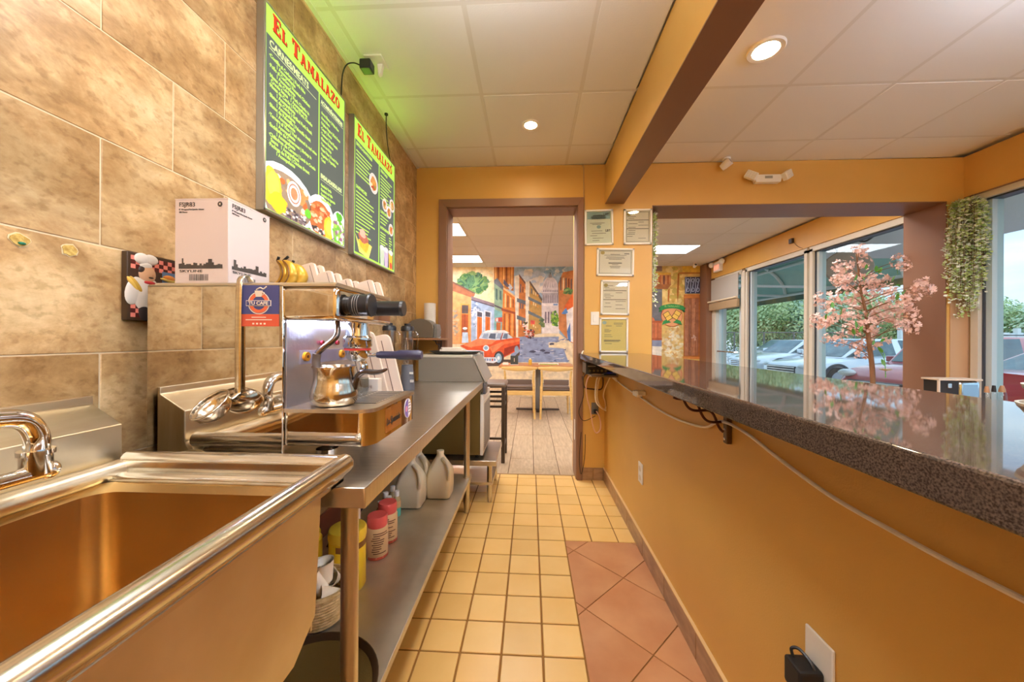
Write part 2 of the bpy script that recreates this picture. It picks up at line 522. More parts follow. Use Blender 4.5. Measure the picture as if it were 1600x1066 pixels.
wh = shell('wall_half')
box('half_wall_body', ORANGE, XK, -1.6, 0, .795, YB, 1.05, wh)
bb = shell('baseboard_right')
y = 3.15
for k, ln in enumerate([.44] + [.327] * 6):
    B().box(XK - .012, y - ln + .0015, 0, XK, y - .0015, .106, .002, seg=1).obj('tile', BASET, bb, base=(XK, y, 0)); y -= ln
B().box(XK - .013, 1.0, .106, XK, 3.15, .111).obj('grout_cap', mat('pale_grout', (222, 186, 130), .7), bb)
b2 = shell('baseboard_back')
B().box(.456, YB - .012, 0, .545, YB, .106, .002, seg=1).obj('tile', BASET, b2, base=(.456, YB, 0))
B().box(.548, YB - .012, 0, .632, YB, .106, .002, seg=1).obj('tile', BASET, b2, base=(.55, YB, 0))
b3 = shell('baseboard_left')
REDT = mat('dark_red_base_tile', (140, 72, 44), .35, rand=.08, c2=(116, 52, 30), vary=.2, nscale=6)
for k in range(9):
    B().box(XL, .3 + k * .327 + .0015, 0, XL + .014, .3 + (k + 1) * .327 - .0015, .36 if k < 5 else .11, .002, seg=1).obj('tile', REDT, b3, base=(XL, .3 + k * .327, 0))

bm_ = shell('ceiling_beam')
box('beam_body', ORANGE, .640, YN, 2.395, .800, YB, ZC, bm_)
box('beam_soffit', BROWN, .640, YN, 2.388, .800, YB, 2.395, bm_)

wf = shell('wall_far'); box('wall_body', TAN, -4.2, YF, 0, XS + .1, YF + .15, ZC, wf)
box('corner_column', BROWN, 3.47, 7.30, 0, 3.66, YF, ZC, wf)
wn = shell('wall_near'); box('wall_body', ORANGE, XL - .12, YN - .12, 0, XS + .1, YN, ZC, wn)
w4 = shell('wall_west'); box('wall_body', ORANGE, -4.32, YB, 0, -4.2, YF + .15, ZC, w4)
w5 = shell('wall_west_return'); box('wall_body', ORANGE, -4.2, YB, 0, XL - .0, YB + T, ZC, w5)

# ------------------------------------------------------------------ setting: ceilings
ce = shell('ceiling')
box('deck_slab', CEIL, -4.2, YN, ZC + .03, XS + .1, YF, ZC + .12, ce)
LIT = {}


def panels(x_edges, y_edges, skip=()):
    for i in range(len(x_edges) - 1):
        for j in range(len(y_edges) - 1):
            x0, x1, y0, y1 = x_edges[i], x_edges[i + 1], y_edges[j], y_edges[j + 1]
            if any(x0 - .01 <= sx <= x1 + .01 and y0 - .01 <= sy <= y1 + .01 for sx, sy in skip): continue
            dz = random.uniform(0, .0025)
            B().box(x0 + .010, y0 + .010, ZC - .003 + dz, x1 - .010, y1 - .010, ZC + .014, .002, seg=1).obj('panel', CEIL, ce, base=(x0, y0, ZC))


def grid(x_edges, y_edges, x0, x1, y0, y1):
    g = B()
    for x in x_edges: g.box(max(x - .012, x0), y0, ZC - .001, min(x + .012, x1), y1, ZC + .02)
    for y in y_edges: g.box(x0, max(y - .012, y0), ZC - .0005, x1, min(y + .012, y1), ZC + .019)
    g.obj('grid_rail', GRID, ce)


GX = lambda k: -.309 + .61 * k
GY = lambda k: 2.218 + .61 * k
ys = [YN] + [GY(k) for k in range(-7, 2)] + [YB]
KX = [XL, GX(-1), GX(0), GX(1), .64]; DX = [.80, GX(2), GX(3), GX(4), GX(5), 3.46]
k_fill = [(-.15, .90), (-.15, -.5), (-.15, -1.8)]  # added panels out of view, hung low to brighten kitchen and ceiling
d_fill = [(2.2, .90), (2.2, -.5), (2.2, -1.8)]  # added out-of-view fill for the dining side and its ceiling
panels(KX, ys); grid(KX[1:-1], ys[1:-1], XL, .64, YN, YB)
panels(DX, ys); grid(DX[1:-1], ys[1:-1], .80, 3.5, YN, YB)
BX = [-4.2, -3.36, -2.14, -.92, .301, 1.521, 2.741, 3.5]
BY = [YB + T] + [GY(k) for k in range(3, 9)] + [YF]
b_lights = [(2.1, GY(3) - .3), (2.1, GY(7) - .3), (-1.5, GY(8) - .3), (-1.5, GY(5) - .3), (-.3, GY(3) - .3), (-2.6, GY(4) - .3)]
panels(BX, BY, b_lights); grid(BX[1:-1], BY[1:-1], -4.2, 3.5, YB + T, YF)
wt = shell('trim_1')
box('edge_angle', GRID, XL, YN, ZC - .006, XL + .022, YB, ZC + .004, wt)


def emitter(name, c, s):
    if name in MATS: return MATS[name]
    m = bpy.data.materials.new(name); m.use_nodes = True; MATS[name] = m
    n = m.node_tree.nodes; b = n['Principled BSDF']
    b.inputs['Base Color'].default_value = (.8, .8, .8, 1); b.inputs['Emission Color'].default_value = (*lin(c), 1); b.inputs['Emission Strength'].default_value = s
    return m


def troffer(x0, y0, x1, y1, m, label, group, drop=0.):
    t = thing('ceiling_light', ((x0 + x1) / 2, (y0 + y1) / 2, ZC), label, 'ceiling light', group)
    f = B(); Z = ZC - drop
    for a in ((x0, y0, x1, y0 + .02), (x0, y1 - .02, x1, y1), (x0, y0, x0 + .02, y1), (x1 - .02, y0, x1, y1)): f.box(a[0], a[1], Z - .006, a[2], a[3], Z + .02)
    f.obj('frame', WHITEFR, t); box('diffuser', m, x0 + .02, y0 + .02, Z - .003, x1 - .02, y1 - .02, Z + .012, t)
    if drop:
        for x in (x0 + .01, x1 - .01):
            for y in (y0 + .01, y1 - .01): B().cyl((x, y, Z + .015), (x, y, ZC), .003, n=6).obj('suspension_rod', WHITEFR, t)


WARM = emitter('added_kitchen_fill', (248, 248, 250), FILL_KITCHEN)
NEUT = emitter('added_dining_fill', (226, 236, 255), FILL_DINING); NEUTB = emitter('back_room_panel_glow', (248, 250, 255), PANEL_BACK)
ORD = ('first', 'second', 'third')
for k, (x, y) in enumerate(k_fill):
    troffer(x - .29, y - .29, x + .29, y + .29, WARM, 'added out-of-view suspended fill panel over the kitchen aisle, %s behind the beam end' % ORD[k], 'added fill panels over the kitchen aisle', .30)
for k, (x, y) in enumerate(d_fill):
    troffer(x - .29, y - .29, x + .29, y + .29, NEUT, 'added out-of-view suspended fill panel over the dining side, %s counted from the passage' % ORD[k], 'added fill panels over the dining side', .30)
names = ['long ceiling light just beyond the passage header, nearest of those over the passage', 'long ceiling light far back beside the painted yellow wall',
         'ceiling light panel seen through the doorway above the tree in the mural', 'long ceiling light in the back room, nearest behind the wall left of the doorway', 'long ceiling light just past the doorway head', 'long ceiling light in the far left corner of the back room']
for (x, y), lb in zip(b_lights, names):
    i = [k for k in range(len(BX) - 1) if BX[k] <= x <= BX[k + 1]][0]; j = [k for k in range(len(BY) - 1) if BY[k] <= y <= BY[k + 1]][0]
    troffer(BX[i] + .012, BY[j] + .012, BX[i + 1] - .012, BY[j + 1] - .012, NEUTB, lb, 'long lights of the back room')

BULB = emitter('warm_bulb', (255, 226, 178), SPOT)
for x, y, lb in ((-.005, 2.539, 'round recessed downlight glowing in the kitchen ceiling tile'), (1.215, 1.935, 'large round recessed downlight in the white ceiling right of the beam')):
    t = thing('recessed_downlight', (x, y, ZC), lb, 'downlight'); r = .058 if x < 0 else .083
    B().lathe([(r * .70, -.002), (r * .74, -.010), (r, -.012), (r * 1.06, -.006), (r * 1.06, .006)], (x, y, ZC), 40).obj('trim_ring', WHITEFR, t)
    B().lathe([(0, -.003), (r * .72, -.003), (r * .72, .004)], (x, y, ZC), 32).obj('lamp', BULB, t)

# ------------------------------------------------------------------ setting: storefront
XG = 3.66
wr = shell('wall_right')
HEAD = 2.385
box('front_header', ORANGE, XS - .02, YN, HEAD + .015, XS + .1, YB + .02, ZC, wr); box('front_header_soffit', BROWN, XS - .02, YN, HEAD + .01, XS + .1, YB, HEAD + .016, wr)
box('back_header', ORANGE, XS - .02, YB + .3, HEAD + .03, XS + .1, YF, ZC, wr)
box('low_sill', TAN, XS + .02, YN, 0, XS + .14, YF, .25, wr)
ALU = mat('cream_aluminium', (222, 214, 196), .4); ALUD = mat('dark_gasket', (62, 66, 76), .4); ALUB = mat('pale_blue_aluminium', (200, 216, 220), .35)
PANE = glass('window_glass', (238, 246, 246), .07)


def window(name, y0, y1, z0=.25, label=None):
    w = shell(name)
    f = B()
    f.box(XS, y0, z0, XG + .06, y0 + .05, HEAD); f.box(XS, y1 - .05, z0, XG + .06, y1, HEAD)
    f.box(XS, y0, HEAD - .035, XG + .06, y1, HEAD + .03); f.box(XS, y0, z0, XG + .06, y1, z0 + .06)
    f.obj('frame', ALU, w)
    g = B()
    for a, b in ((y0 + .05, y0 + .062), (y1 - .062, y1 - .05)): g.box(XS + .03, a, z0 + .06, XG + .05, b, HEAD - .035)
    g.box(XS + .03, y0 + .05, HEAD - .047, XG + .05, y1 - .05, HEAD - .035)
    g.obj('gasket', ALUD, w)
    i = B()
    for a, b in ((y0 + .062, y0 + .10), (y1 - .10, y1 - .062)): i.box(XS + .045, a, z0 + .06, XG + .05, b, HEAD - .047)
    i.obj('inner_stop', ALUB, w)
    box('pane', PANE, XG, y0 + .06, z0 + .06, XG + .006, y1 - .06, HEAD - .045, w)
    return w


window('window_1', 4.86, 6.20)
window('window_2', 3.49, 4.76 + .06)
window('window_3', 1.3, 3.12); window('window_4', -.55, 1.28); window('window_5', YN, -.57)
d2 = shell('door_2')
f = B(); f.box(XS, 6.22, 0, XG + .06, 6.32, HEAD); f.box(XS, 7.2, 0, XG + .06, 7.32, HEAD); f.box(XS, 6.3, HEAD - .05, XG + .06, 7.2, HEAD + .03); f.obj('door_frame', ALU, d2)
f = B(); f.box(XS + .03, 6.32, 0, XG + .03, 6.42, 2.1); f.box(XS + .03, 7.1, 0, XG + .03, 7.2, 2.1); f.box(XS + .03, 6.42, 2.0, XG + .03, 7.1, 2.1); f.box(XS + .03, 6.42, 0, XG + .03, 7.1, .2); f.obj('leaf_frame', ALUB, d2)
box('pane', PANE, XG, 6.42, .2, XG + .006, 7.1, 2.0, d2)
B().tube([(XS + .02, 6.45, 1.0), (XS - .02, 6.47, 1.0), (XS - .02, 7.05, 1.0), (XS + .02, 7.08, 1.0)], .012, k=0).obj('push_bar', CHROME, d2)
# roller shade box over the door
t = thing('roller_shade', (XS - .02, 6.8, 1.78), 'short grey roller shade with tan hem bar rolled halfway down over the glass entrance door', 'window shade')
box('fabric', mat('grey_shade_fabric', (188, 182, 172), .8), XS - .03, 6.36, 1.93, XS - .024, 7.28, HEAD - .01, t)
B().box(XS - .07, 6.33, 1.78, XS - .01, 7.3, 1.93, .02).obj('hem_cassette', mat('tan_cassette', (176, 150, 116), .45), t)
B().cyl((XS - .075, 6.33, 1.95), (XS - .075, 7.3, 1.95), .018).obj('roller_tube', mat('cream_tube', (226, 208, 178), .4), t)

# ================================================================== LEFT SIDE: SINK, TABLE
TZ = .90
# --- work table
t = thing('work_table', (-.69, 1.7, 0), 'long stainless steel work table with under-shelf along the tiled wall', 'table')
f = B(); f.box(-1.01, .75, TZ - .004, -.352, 2.655, TZ, .0015, seg=1); f.obj('tabletop', STEEL, t)
f = B(); f.box(-.357, .75, TZ - .045, -.350, 2.655, TZ, .003); f.box(-1.0, .75, TZ - .045, -.352, .757, TZ, .003); f.box(-1.0, 2.648, TZ - .045, -.352, 2.655, TZ, .003); f.obj('apron', STEEL, t)
SHZ = .25
f = B(); f.box(-1.0, .80, SHZ - .004, -.418, 2.56, SHZ, .0015, seg=1); f.box(-.422, .80, SHZ - .028, -.416, 2.56, SHZ, .002, seg=1); f.box(-1.0, .8, SHZ - .028, -.416, .806, SHZ); f.obj('undershelf', mat('shelf_steel', (226, 220, 206), .46, .85, c2=(206, 198, 182), vary=.2, nscale=6), t)
for x, y in ((-.44, .862), (-.44, 2.50), (-.96, .862), (-.96, 2.50)):
    lg = B().cyl((x, y, .10), (x, y, TZ - .03), .0205).obj('leg', STEEL, t)
    B().lathe([(0, 0), (.012, 0), (.016, .01), (.02, .06), (.023, .075), (.023, .11)], (x, y, 0), 20).obj('foot', STEEL, lg, base=None)
    B().cyl((x, y, SHZ - .04), (x, y, SHZ + .004), .026).obj('collar', STEEL, lg)

# --- sink
t = thing('sink', (-.66, .2, 0), 'large stainless steel basin sink with rolled rim and tall sloped backsplash', 'sink')
RX, RE, RZ = -.405, .765, .945


def rr(x0, y0, x1, y1, r, z, n=6):
    o = []
    for cx, cy, a in ((x1 - r, y1 - r, 0), (x0 + r, y1 - r, 90), (x0 + r, y0 + r, 180), (x1 - r, y0 + r, 270)):
        for i in range(n + 1):
            w = R(a + 90 * i / n); o.append((cx + r * math.cos(w), cy + r * math.sin(w), z))
    return o


def bowl(y0, y1, name):
    b = B(); x0, x1 = -.875, -.455
    rings = [rr(x0 - .025, y0 - .025, x1 + .03, y1 + .03, .05, .915), rr(x0, y0, x1, y1, .045, .905), rr(x0 + .004, y0 + .004, x1 - .004, y1 - .004, .05, .70),
             rr(x0 + .012, y0 + .012, x1 - .012, y1 - .012, .055, .655), rr(x0 + .05, y0 + .05, x1 - .05, y1 - .05, .05, .635)]
    b.loft(rings, caps=False)
    b.poly(list(reversed(rings[-1])))
    b.bm.normal_update()
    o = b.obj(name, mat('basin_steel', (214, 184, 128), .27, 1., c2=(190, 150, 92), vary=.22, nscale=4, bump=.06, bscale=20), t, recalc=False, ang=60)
    return o


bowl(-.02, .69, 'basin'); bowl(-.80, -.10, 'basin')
# outer shell (skirt) with folded lower edge, seen beside the table
f = B()
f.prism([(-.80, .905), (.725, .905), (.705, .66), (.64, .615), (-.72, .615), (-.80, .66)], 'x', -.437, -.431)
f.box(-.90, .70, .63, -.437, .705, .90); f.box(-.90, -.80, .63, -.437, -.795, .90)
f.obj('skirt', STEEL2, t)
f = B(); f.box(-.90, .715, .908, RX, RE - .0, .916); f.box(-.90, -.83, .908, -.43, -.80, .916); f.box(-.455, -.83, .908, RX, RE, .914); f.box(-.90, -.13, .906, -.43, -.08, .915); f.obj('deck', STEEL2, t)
f = B()
f.tube([(RX, -.85, RZ), (RX, RE - .004, RZ)], .021, n=20, k=0)
f.tube([(RX, RE, RZ), (-.90, RE, RZ)], .019, n=20, k=0)
f.tube([(-.43, RE - .03, .916), (-.90, RE - .03, .916)], .012, n=14, k=0)
f.ell((RX, RE, RZ), .021, .021, .021)
f.box(RX - .02, -.85, .914, RX - .002, RE, RZ); f.box(-.90, RE - .019, .914, RX, RE - .008, RZ)
f.obj('rolled_rim', mat('rim_steel', (226, 222, 212), .2, 1., c2=(206, 200, 188), vary=.2, nscale=8), t)
f = B()
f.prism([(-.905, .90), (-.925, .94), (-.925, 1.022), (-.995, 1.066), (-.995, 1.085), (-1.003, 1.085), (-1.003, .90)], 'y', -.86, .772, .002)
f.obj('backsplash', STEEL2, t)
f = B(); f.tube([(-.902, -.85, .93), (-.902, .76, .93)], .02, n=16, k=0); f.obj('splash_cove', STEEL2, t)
fa = B(); fa.tube([(-.845, -.02, .986), (-.845, .585, .986)], .013, n=16, k=0); fa.ell((-.845, .59, .986), .016, .016, .016)
fa = fa.obj('faucet', CHROME, t)
b = B(); b.cyl((-.845, .575, .985), (-.845, .575, 1.022), .019, n=20); b.cyl((-.845, .575, 1.018), (-.845, .575, 1.026), .022, n=20); b.tube([(-.845, .575, 1.02), (-.845, .575, 1.05), (-.845, .56, 1.078), (-.845, .525, 1.088), (-.84, .45, 1.09), (-.82, .34, 1.088), (-.80, .29, 1.075), (-.80, .28, 1.04)], .0155, n=16); b.obj('spout', CHROME, fa)
for y in (.12, .42):
    b = B()
    b.cyl((-.93, y, .986), (-.845, y, .986), .014); b.cyl((-.93, y, .986), (-.918, y, .986), .026)
    b.cyl((-.845, y, .986), (-.845, y, 1.02), .02, .017); b.tube([(-.845, y, 1.02), (-.82, y - .02, 1.03), (-.78, y - .05, 1.032)], .007, n=10)
    b.obj('valve', CHROME, fa)

# ================================================================== ESPRESSO MACHINE
MY0, MY1 = .85, 1.19
t = thing('espresso_machine', (-.7, 1.02, TZ), 'mirror-polished steel espresso machine standing on the work table', 'coffee machine')
box('body', STEEL, -.948, MY0 + .004, .937, -.612, MY1, 1.344, t, .004)
B().box(-.950, MY0 - .004, .935, -.601, MY0 + .004, 1.348, .0015, seg=1).obj('side_panel', MIRROR, t)
B().box(-.625, MY0, 1.262, -.467, MY1, 1.347, .012, seg=3).obj('top_fascia', MIRROR, t)
b = B(); b.box(-.945, MY0 - .004, 1.345, -.47, MY1, 1.350); b.tube([(-.94, MY0 + .01, 1.352), (-.475, MY0 + .01, 1.352), (-.475, MY1, 1.352), (-.94, MY1, 1.352)], .004, k=0); b.obj('cup_tray', STEEL, t)
BLUE_ST = mat('bluish_polished_steel', (226, 228, 242), .3, 1., bump=.5, bscale=34)
box('splash_panel', BLUE_ST, -.612, MY0 + .006, 1.04, -.598, MY1, 1.264, t)
box('led_strip', emitter('blue_white_led', (214, 222, 255), 80.), -.594, MY0 + .02, 1.2575, -.584, MY1 - .02, 1.2625, t)
box('control_band', mat('mauve_label_band', (172, 164, 180), .25), -.598, .905, 1.150, -.596, 1.175, 1.186, t)
for y in (.925, 1.105):
    b = B(); b.cyl((-.597, y, 1.170), (-.588, y, 1.170), .012, n=24); b = b.obj('button', mat('orange_button', (240, 164, 40), .3), t)
    B().cyl((-.588, y, 1.170), (-.5865, y, 1.170), .004, n=12).obj('button_dot', mat('brown_dot', (120, 60, 30), .4), b)
for y in (1.0, 1.08): B().cyl((-.597, y, 1.205), (-.59, y, 1.205), .007, n=16).obj('pilot_lamp', mat('red_lens', (186, 40, 60), .2), t)
# base and drip tray
b = B()
def rbase(z, e=0.):
    o = [(-.612, MY0 + .006 + e, z)]
    for i in range(9):
        w = R(-90 + 90 * i / 8); o.append((-.425 + (.04 - e) * math.cos(w), MY0 + .046 + (.04 - e) * math.sin(w), z))
    o += [(-.385 - e, 1.165 - e, z), (-.612, 1.165 - e, z)]
    return o
b.loft([rbase(.955), rbase(1.036)]); b.obj('base', MIRROR, t, ang=30)
b = B(); b.loft([rbase(1.036, -.003), rbase(1.045, -.003), rbase(1.046, .004)], caps=True); b.obj('deck_rim', STEEL, t, ang=30)
b = B()
for i in range(11): b.box(-.575, .945 + i * .0195 - .004, 1.0466, -.405, .945 + i * .0195 + .004, 1.0476)
for x in (-.575, -.49, -.408): b.box(x, .935, 1.0455, x + .004, 1.152, 1.048)
stuff(b.obj('drip_grate', STEEL, t)); box('drip_well', BLACKM, -.575, .935, 1.0455, -.405, 1.152, 1.0468, t)
box('label_plate', mat('orange_reflect_plate', (196, 130, 60), .15, .6), -.386, .94, .965, -.3845, 1.06, 1.03, t)
text('La Spaziale', (-.3835, .945, .985), 'L', .026, BLACKM, t, 'script_lettering', sx=.9, shear=.35)
st = B(); st.lathe([(0, 0), (.030, 0), (.030, .0015), (0, .0015)], n=30, M=Matrix.Translation((-.385, 1.115, 1.0)) @ Matrix.Rotation(R(90), 4, 'Y')); st = st.obj('oval_sticker', WHITE, t)
st2 = B(); st2.prism([(1.115 + .0285 * math.cos(R(a)), 1.0 + .0285 * math.sin(R(a))) for a in range(90, 271, 12)], 'x', -.3835, -.383); st2.obj('sticker_half', mat('violet_print', (120, 96, 170), .4), st)
st3 = B(); st3.lathe([(0, 0), (.009, 0), (.009, .0006), (0, .0006)], n=20, M=Matrix.Translation((-.3832, 1.10, 1.0)) @ Matrix.Rotation(R(90), 4, 'Y')); st3.obj('sticker_emblem', mat('pink_print', (224, 150, 160), .4), st)
b = B()
for z in (.985, .995, 1.005, 1.014): b.box(-.3834, 1.119, z, -.383, 1.138, z + .003)
stuff(b.obj('sticker_print', mat('brown_print', (150, 120, 90), .5), st))
for x, y in ((-.88, .90), (-.88, 1.15), (-.52, .90), (-.52, 1.15)):
    B().lathe([(.03, 0), (.03, .008), (.026, .012), (.026, .037)], (x, y, TZ), 20).obj('foot', CHROME, t)
for y, r, x1 in ((.905, .028, -.405), (1.005, .021, -.358)):
    b = B(); b.lathe([(0, 0), (r * .8, 0), (r * .8, .008), (r, .012), (r, .9 * (x1 + .467)), (r * 1.08, .93 * (x1 + .467)), (r * 1.0, x1 + .467), (0, x1 + .467)], n=28, M=Matrix.Translation((-.467, y, 1.304)) @ Matrix.Rotation(R(90), 4, 'Y'))
    k = b.obj('steam_knob', BLACK, t)
    b = B()
    for q in (.2, .26, .32): b.lathe([(r * 1.015, q * .1), (r * 1.03, q * .1 + .001), (r * 1.015, q * .1 + .002)], n=28, M=Matrix.Translation((-.467, y, 1.304)) @ Matrix.Rotation(R(90), 4, 'Y'))
    b.obj('grip_ring', GREYP, k)
b = B(); b.lathe([(.036, 0), (.040, .006), (.040, .03), (.034, .036), (.030, .075), (0, .075)], (-.505, 1.03, 1.190), 30); gh = b.obj('group_head', CHROME, t)
B().lathe([(.037, 0), (.037, .006)], (-.505, 1.03, 1.184), 30).obj('gasket', mat('red_gasket', (190, 50, 40), .4), gh)
b = B(); b.lathe([(0, 0), (.022, 0), (.031, .01), (.035, .03), (.035, .034), (0, .034)], (-.505, 1.03, 1.153), 30)
b.tube([(-.49, 1.02, 1.150), (-.485, 1.018, 1.138), (-.487, 1.016, 1.126)], .006, n=10); b.tube([(-.49, 1.04, 1.150), (-.485, 1.042, 1.138), (-.487, 1.044, 1.126)], .006, n=10); b.cyl((-.472, 1.03, 1.170), (-.445, 1.03, 1.171), .006)
pf = b.obj('portafilter', CHROME, t)
b = B(); b.lathe([(0, 0), (.008, 0), (.011, .012), (.011, .055), (.0125, .06), (.0145, .068), (.0145, .125), (.012, .133), (0, .133)], n=24, M=Matrix.Translation((-.447, 1.03, 1.171)) @ Matrix.Rotation(R(90), 4, 'Y')); b.obj('handle', mat('dark_violet_handle', (58, 56, 80), .3), pf)
B().tube([(-.515, .935, 1.262), (-.512, .932, 1.235), (-.518, .925, 1.215), (-.545, .915, 1.19), (-.556, .908, 1.165), (-.548, .902, 1.10)], .0075, n=12).obj('steam_wand', mat('dark_wand_steel', (120, 108, 100), .25, 1.), t)
B().tube([(-.553, .908, 1.178), (-.555, .907, 1.16), (-.549, .903, 1.135)], .0105, n=12).obj('wand_grip', mat('brown_rubber', (92, 74, 62), .5), t)
# cafe sticker on the side panel
SY = MY0 - .0045
b = B(); b.box(-.711, SY - .0006, 1.277, -.6105, SY, 1.3475); cs = b.obj('cafe_sticker', mat('navy_print', (72, 76, 128), .45), t)
box('sticker_band', mat('orange_red_print', (222, 92, 62), .45), -.711, SY - .0007, 1.247, -.6105, SY, 1.2765, cs)
RING = mat('orange_print', (236, 112, 70), .5); IVORY = mat('ivory_print', (240, 226, 206), .5)


def disc_F(x, y, z, r, m, par, name, r0=0., n=36):
    b = B()
    if r0: b.lathe([(r0, 0), (r, 0), (r, .0005), (r0, .0005), (r0, 0)], n=n, M=Matrix.Translation((x, y, z)) @ Matrix.Rotation(R(90), 4, 'X'))
    else: b.lathe([(0, 0), (r, 0), (r, .0005), (0, .0005)], n=n, M=Matrix.Translation((x, y, z)) @ Matrix.Rotation(R(90), 4, 'X'))
    return b.obj(name, m, par)


cx = -.661
disc_F(cx, SY - .0006, 1.304, .0275, IVORY, cs, 'ring_border', .0255); disc_F(cx, SY - .0006, 1.304, .0245, RING, cs, 'orange_ring', .0165)
b = B(); b.box(cx - .0315, SY - .0022, 1.2965, cx + .0315, SY - .0012, 1.3105); b.obj('name_band', IVORY, cs)
b = B(); b.box(cx - .030, SY - .0028, 1.298, cx + .030, SY - .0022, 1.309); b.obj('name_band_fill', MATS['navy_print'], cs)
text('TU CAFE', (cx, SY - .0030, 1.2995), 'F', .0115, IVORY, cs, 'lettering', 'CENTER', sx=1.1, bold=.0003)
b = B(); b.prism([(cx - .010, 1.334), (cx + .010, 1.334), (cx + .007, 1.319), (cx - .007, 1.319)], 'y', SY - .0022, SY - .0012)
b.tube([(cx + .009, SY - .0016, 1.330), (cx + .014, SY - .0016, 1.328), (cx + .008, SY - .0016, 1.322)], .0012, n=6)
b.tube([(cx - .006, SY - .0016, 1.336), (cx + .004, SY - .0016, 1.341), (cx + .012, SY - .0016, 1.338), (cx + .020, SY - .0016, 1.344)], .0016, n=6); b.obj('cup_print', IVORY, cs)
b = B()
for z, w in ((1.268, .018), (1.262, .033)): b.box(cx - w, SY - .0014, z, cx + w, SY - .0008, z + .0022)
for k in range(4): b.box(cx - .016 + k * .0095, SY - .0014, 1.2515, cx - .0115 + k * .0095, SY - .0008, 1.2555)
stuff(b.obj('sticker_print', IVORY, cs))

# --- things on and at the machine
b = B(); b.lathe([(0, 0), (.048, 0), (.0545, .007), (.0575, .022), (.0555, .04), (.051, .054), (.0495, .066), (.050, .09), (.054, .098), (.0525, .0985), (.048, .085), (.048, .066), (.053, .04), (.053, .02), (0, .006)], (-.510, .915, 1.0482), 40)
SATIN = mat('satin_steel', (214, 204, 188), .16, 1., c2=(196, 184, 166), vary=.2, nscale=3, stretch=(1, 1, 40))
po = thing('milk_pot', (-.51, .915, 1.0465), 'small pot-bellied steel milk pot with a long curved handle, under the steam wand', 'pot')
b.obj('pot_body', SATIN, po)
b = B(); b.tube([(-.459, .917, 1.086), (-.456, .918, 1.104), (-.448, .918, 1.122), (-.432, .918, 1.132), (-.41, .918, 1.131), (-.39, .918, 1.132), (-.372, .918, 1.139)], [.008, .0085, .0075, .007, .007, .006, .003], n=12); b.obj('handle', mat('dark_steel_handle', (96, 92, 96), .25, 1.), po)
gl = B(); gl.lathe([(0, 0), (.019, 0), (.026, .012), (.028, .03), (.027, .052), (.0255, .052), (.026, .03), (.0235, .013), (0, .006)], (-.505, 1.04, 1.0495), 30)
tag(gl.obj('shot_glass', glass('clear_glass', (232, 234, 232), .30)), 'tiny clear rounded glass cup on the drip grate under the portafilter', 'cup')
t = thing('soup_ladle', (-.73, .81, 1.03), 'long-handled steel soup ladle hooked over the mirrored side of the coffee machine', 'ladle')
LY = .839
b = B(); b.tube([(-.709, LY + .040, 1.362), (-.709, LY + .028, 1.372), (-.709, LY + .008, 1.366), (-.709, LY + .002, 1.33), (-.709, LY, 1.2), (-.709, LY, 1.095), (-.709, LY - .006, 1.082), (-.716, LY - .016, 1.073)], .0078, n=10, flat=(1, 0, 0)); b.obj('handle', SATIN, t)
tilt = Matrix.Translation((-.742, LY - .042, 1.064)) @ Euler((R(38), R(-20), 0)).to_matrix().to_4x4()
b = B(); b.lathe([(.0445, .002), (.045, 0), (.043, -.002), (.042, -.001), (.038, -.016), (.027, -.028), (.012, -.034), (0, -.035)], n=36, M=tilt)
b.lathe([(.043, -.002), (.040, -.018), (.028, -.031), (.012, -.0365), (0, -.037)], n=36, M=tilt); b.lathe([(.0435 + .0022 * math.cos(R(a)), .0022 * math.sin(R(a))) for a in range(0, 361, 60)], n=36, M=tilt); b.obj('bowl', SATIN, t, recalc=False)
# straw box
t = thing('carton', (-.824, .94, 1.354), 'white cardboard carton printed with a dark city skyline, on top of the coffee machine', 'box')
BOXC = mat('pale_pink_cardboard', (226, 208, 200), .65)
bx0, bx1, by0, by1, bz0, bz1 = -.895, -.755, .862, 1.005, 1.354, 1.565
box('box_body', BOXC, bx0, by0, bz0, bx1, by1, bz1, t, .0015)
b = B(); b.box(bx0, by0, bz1, bx1, (by0 + by1) / 2 - .0005, bz1 + .003); b.box(bx0, (by0 + by1) / 2 + .0005, bz1, bx1, by1, bz1 + .003); b.obj('top_flap', BOXC, t)
INK = mat('dark_ink', (74, 66, 60), .6); BAR = mat('barcode_ink', (96, 88, 82), .6)
random.seed(3)


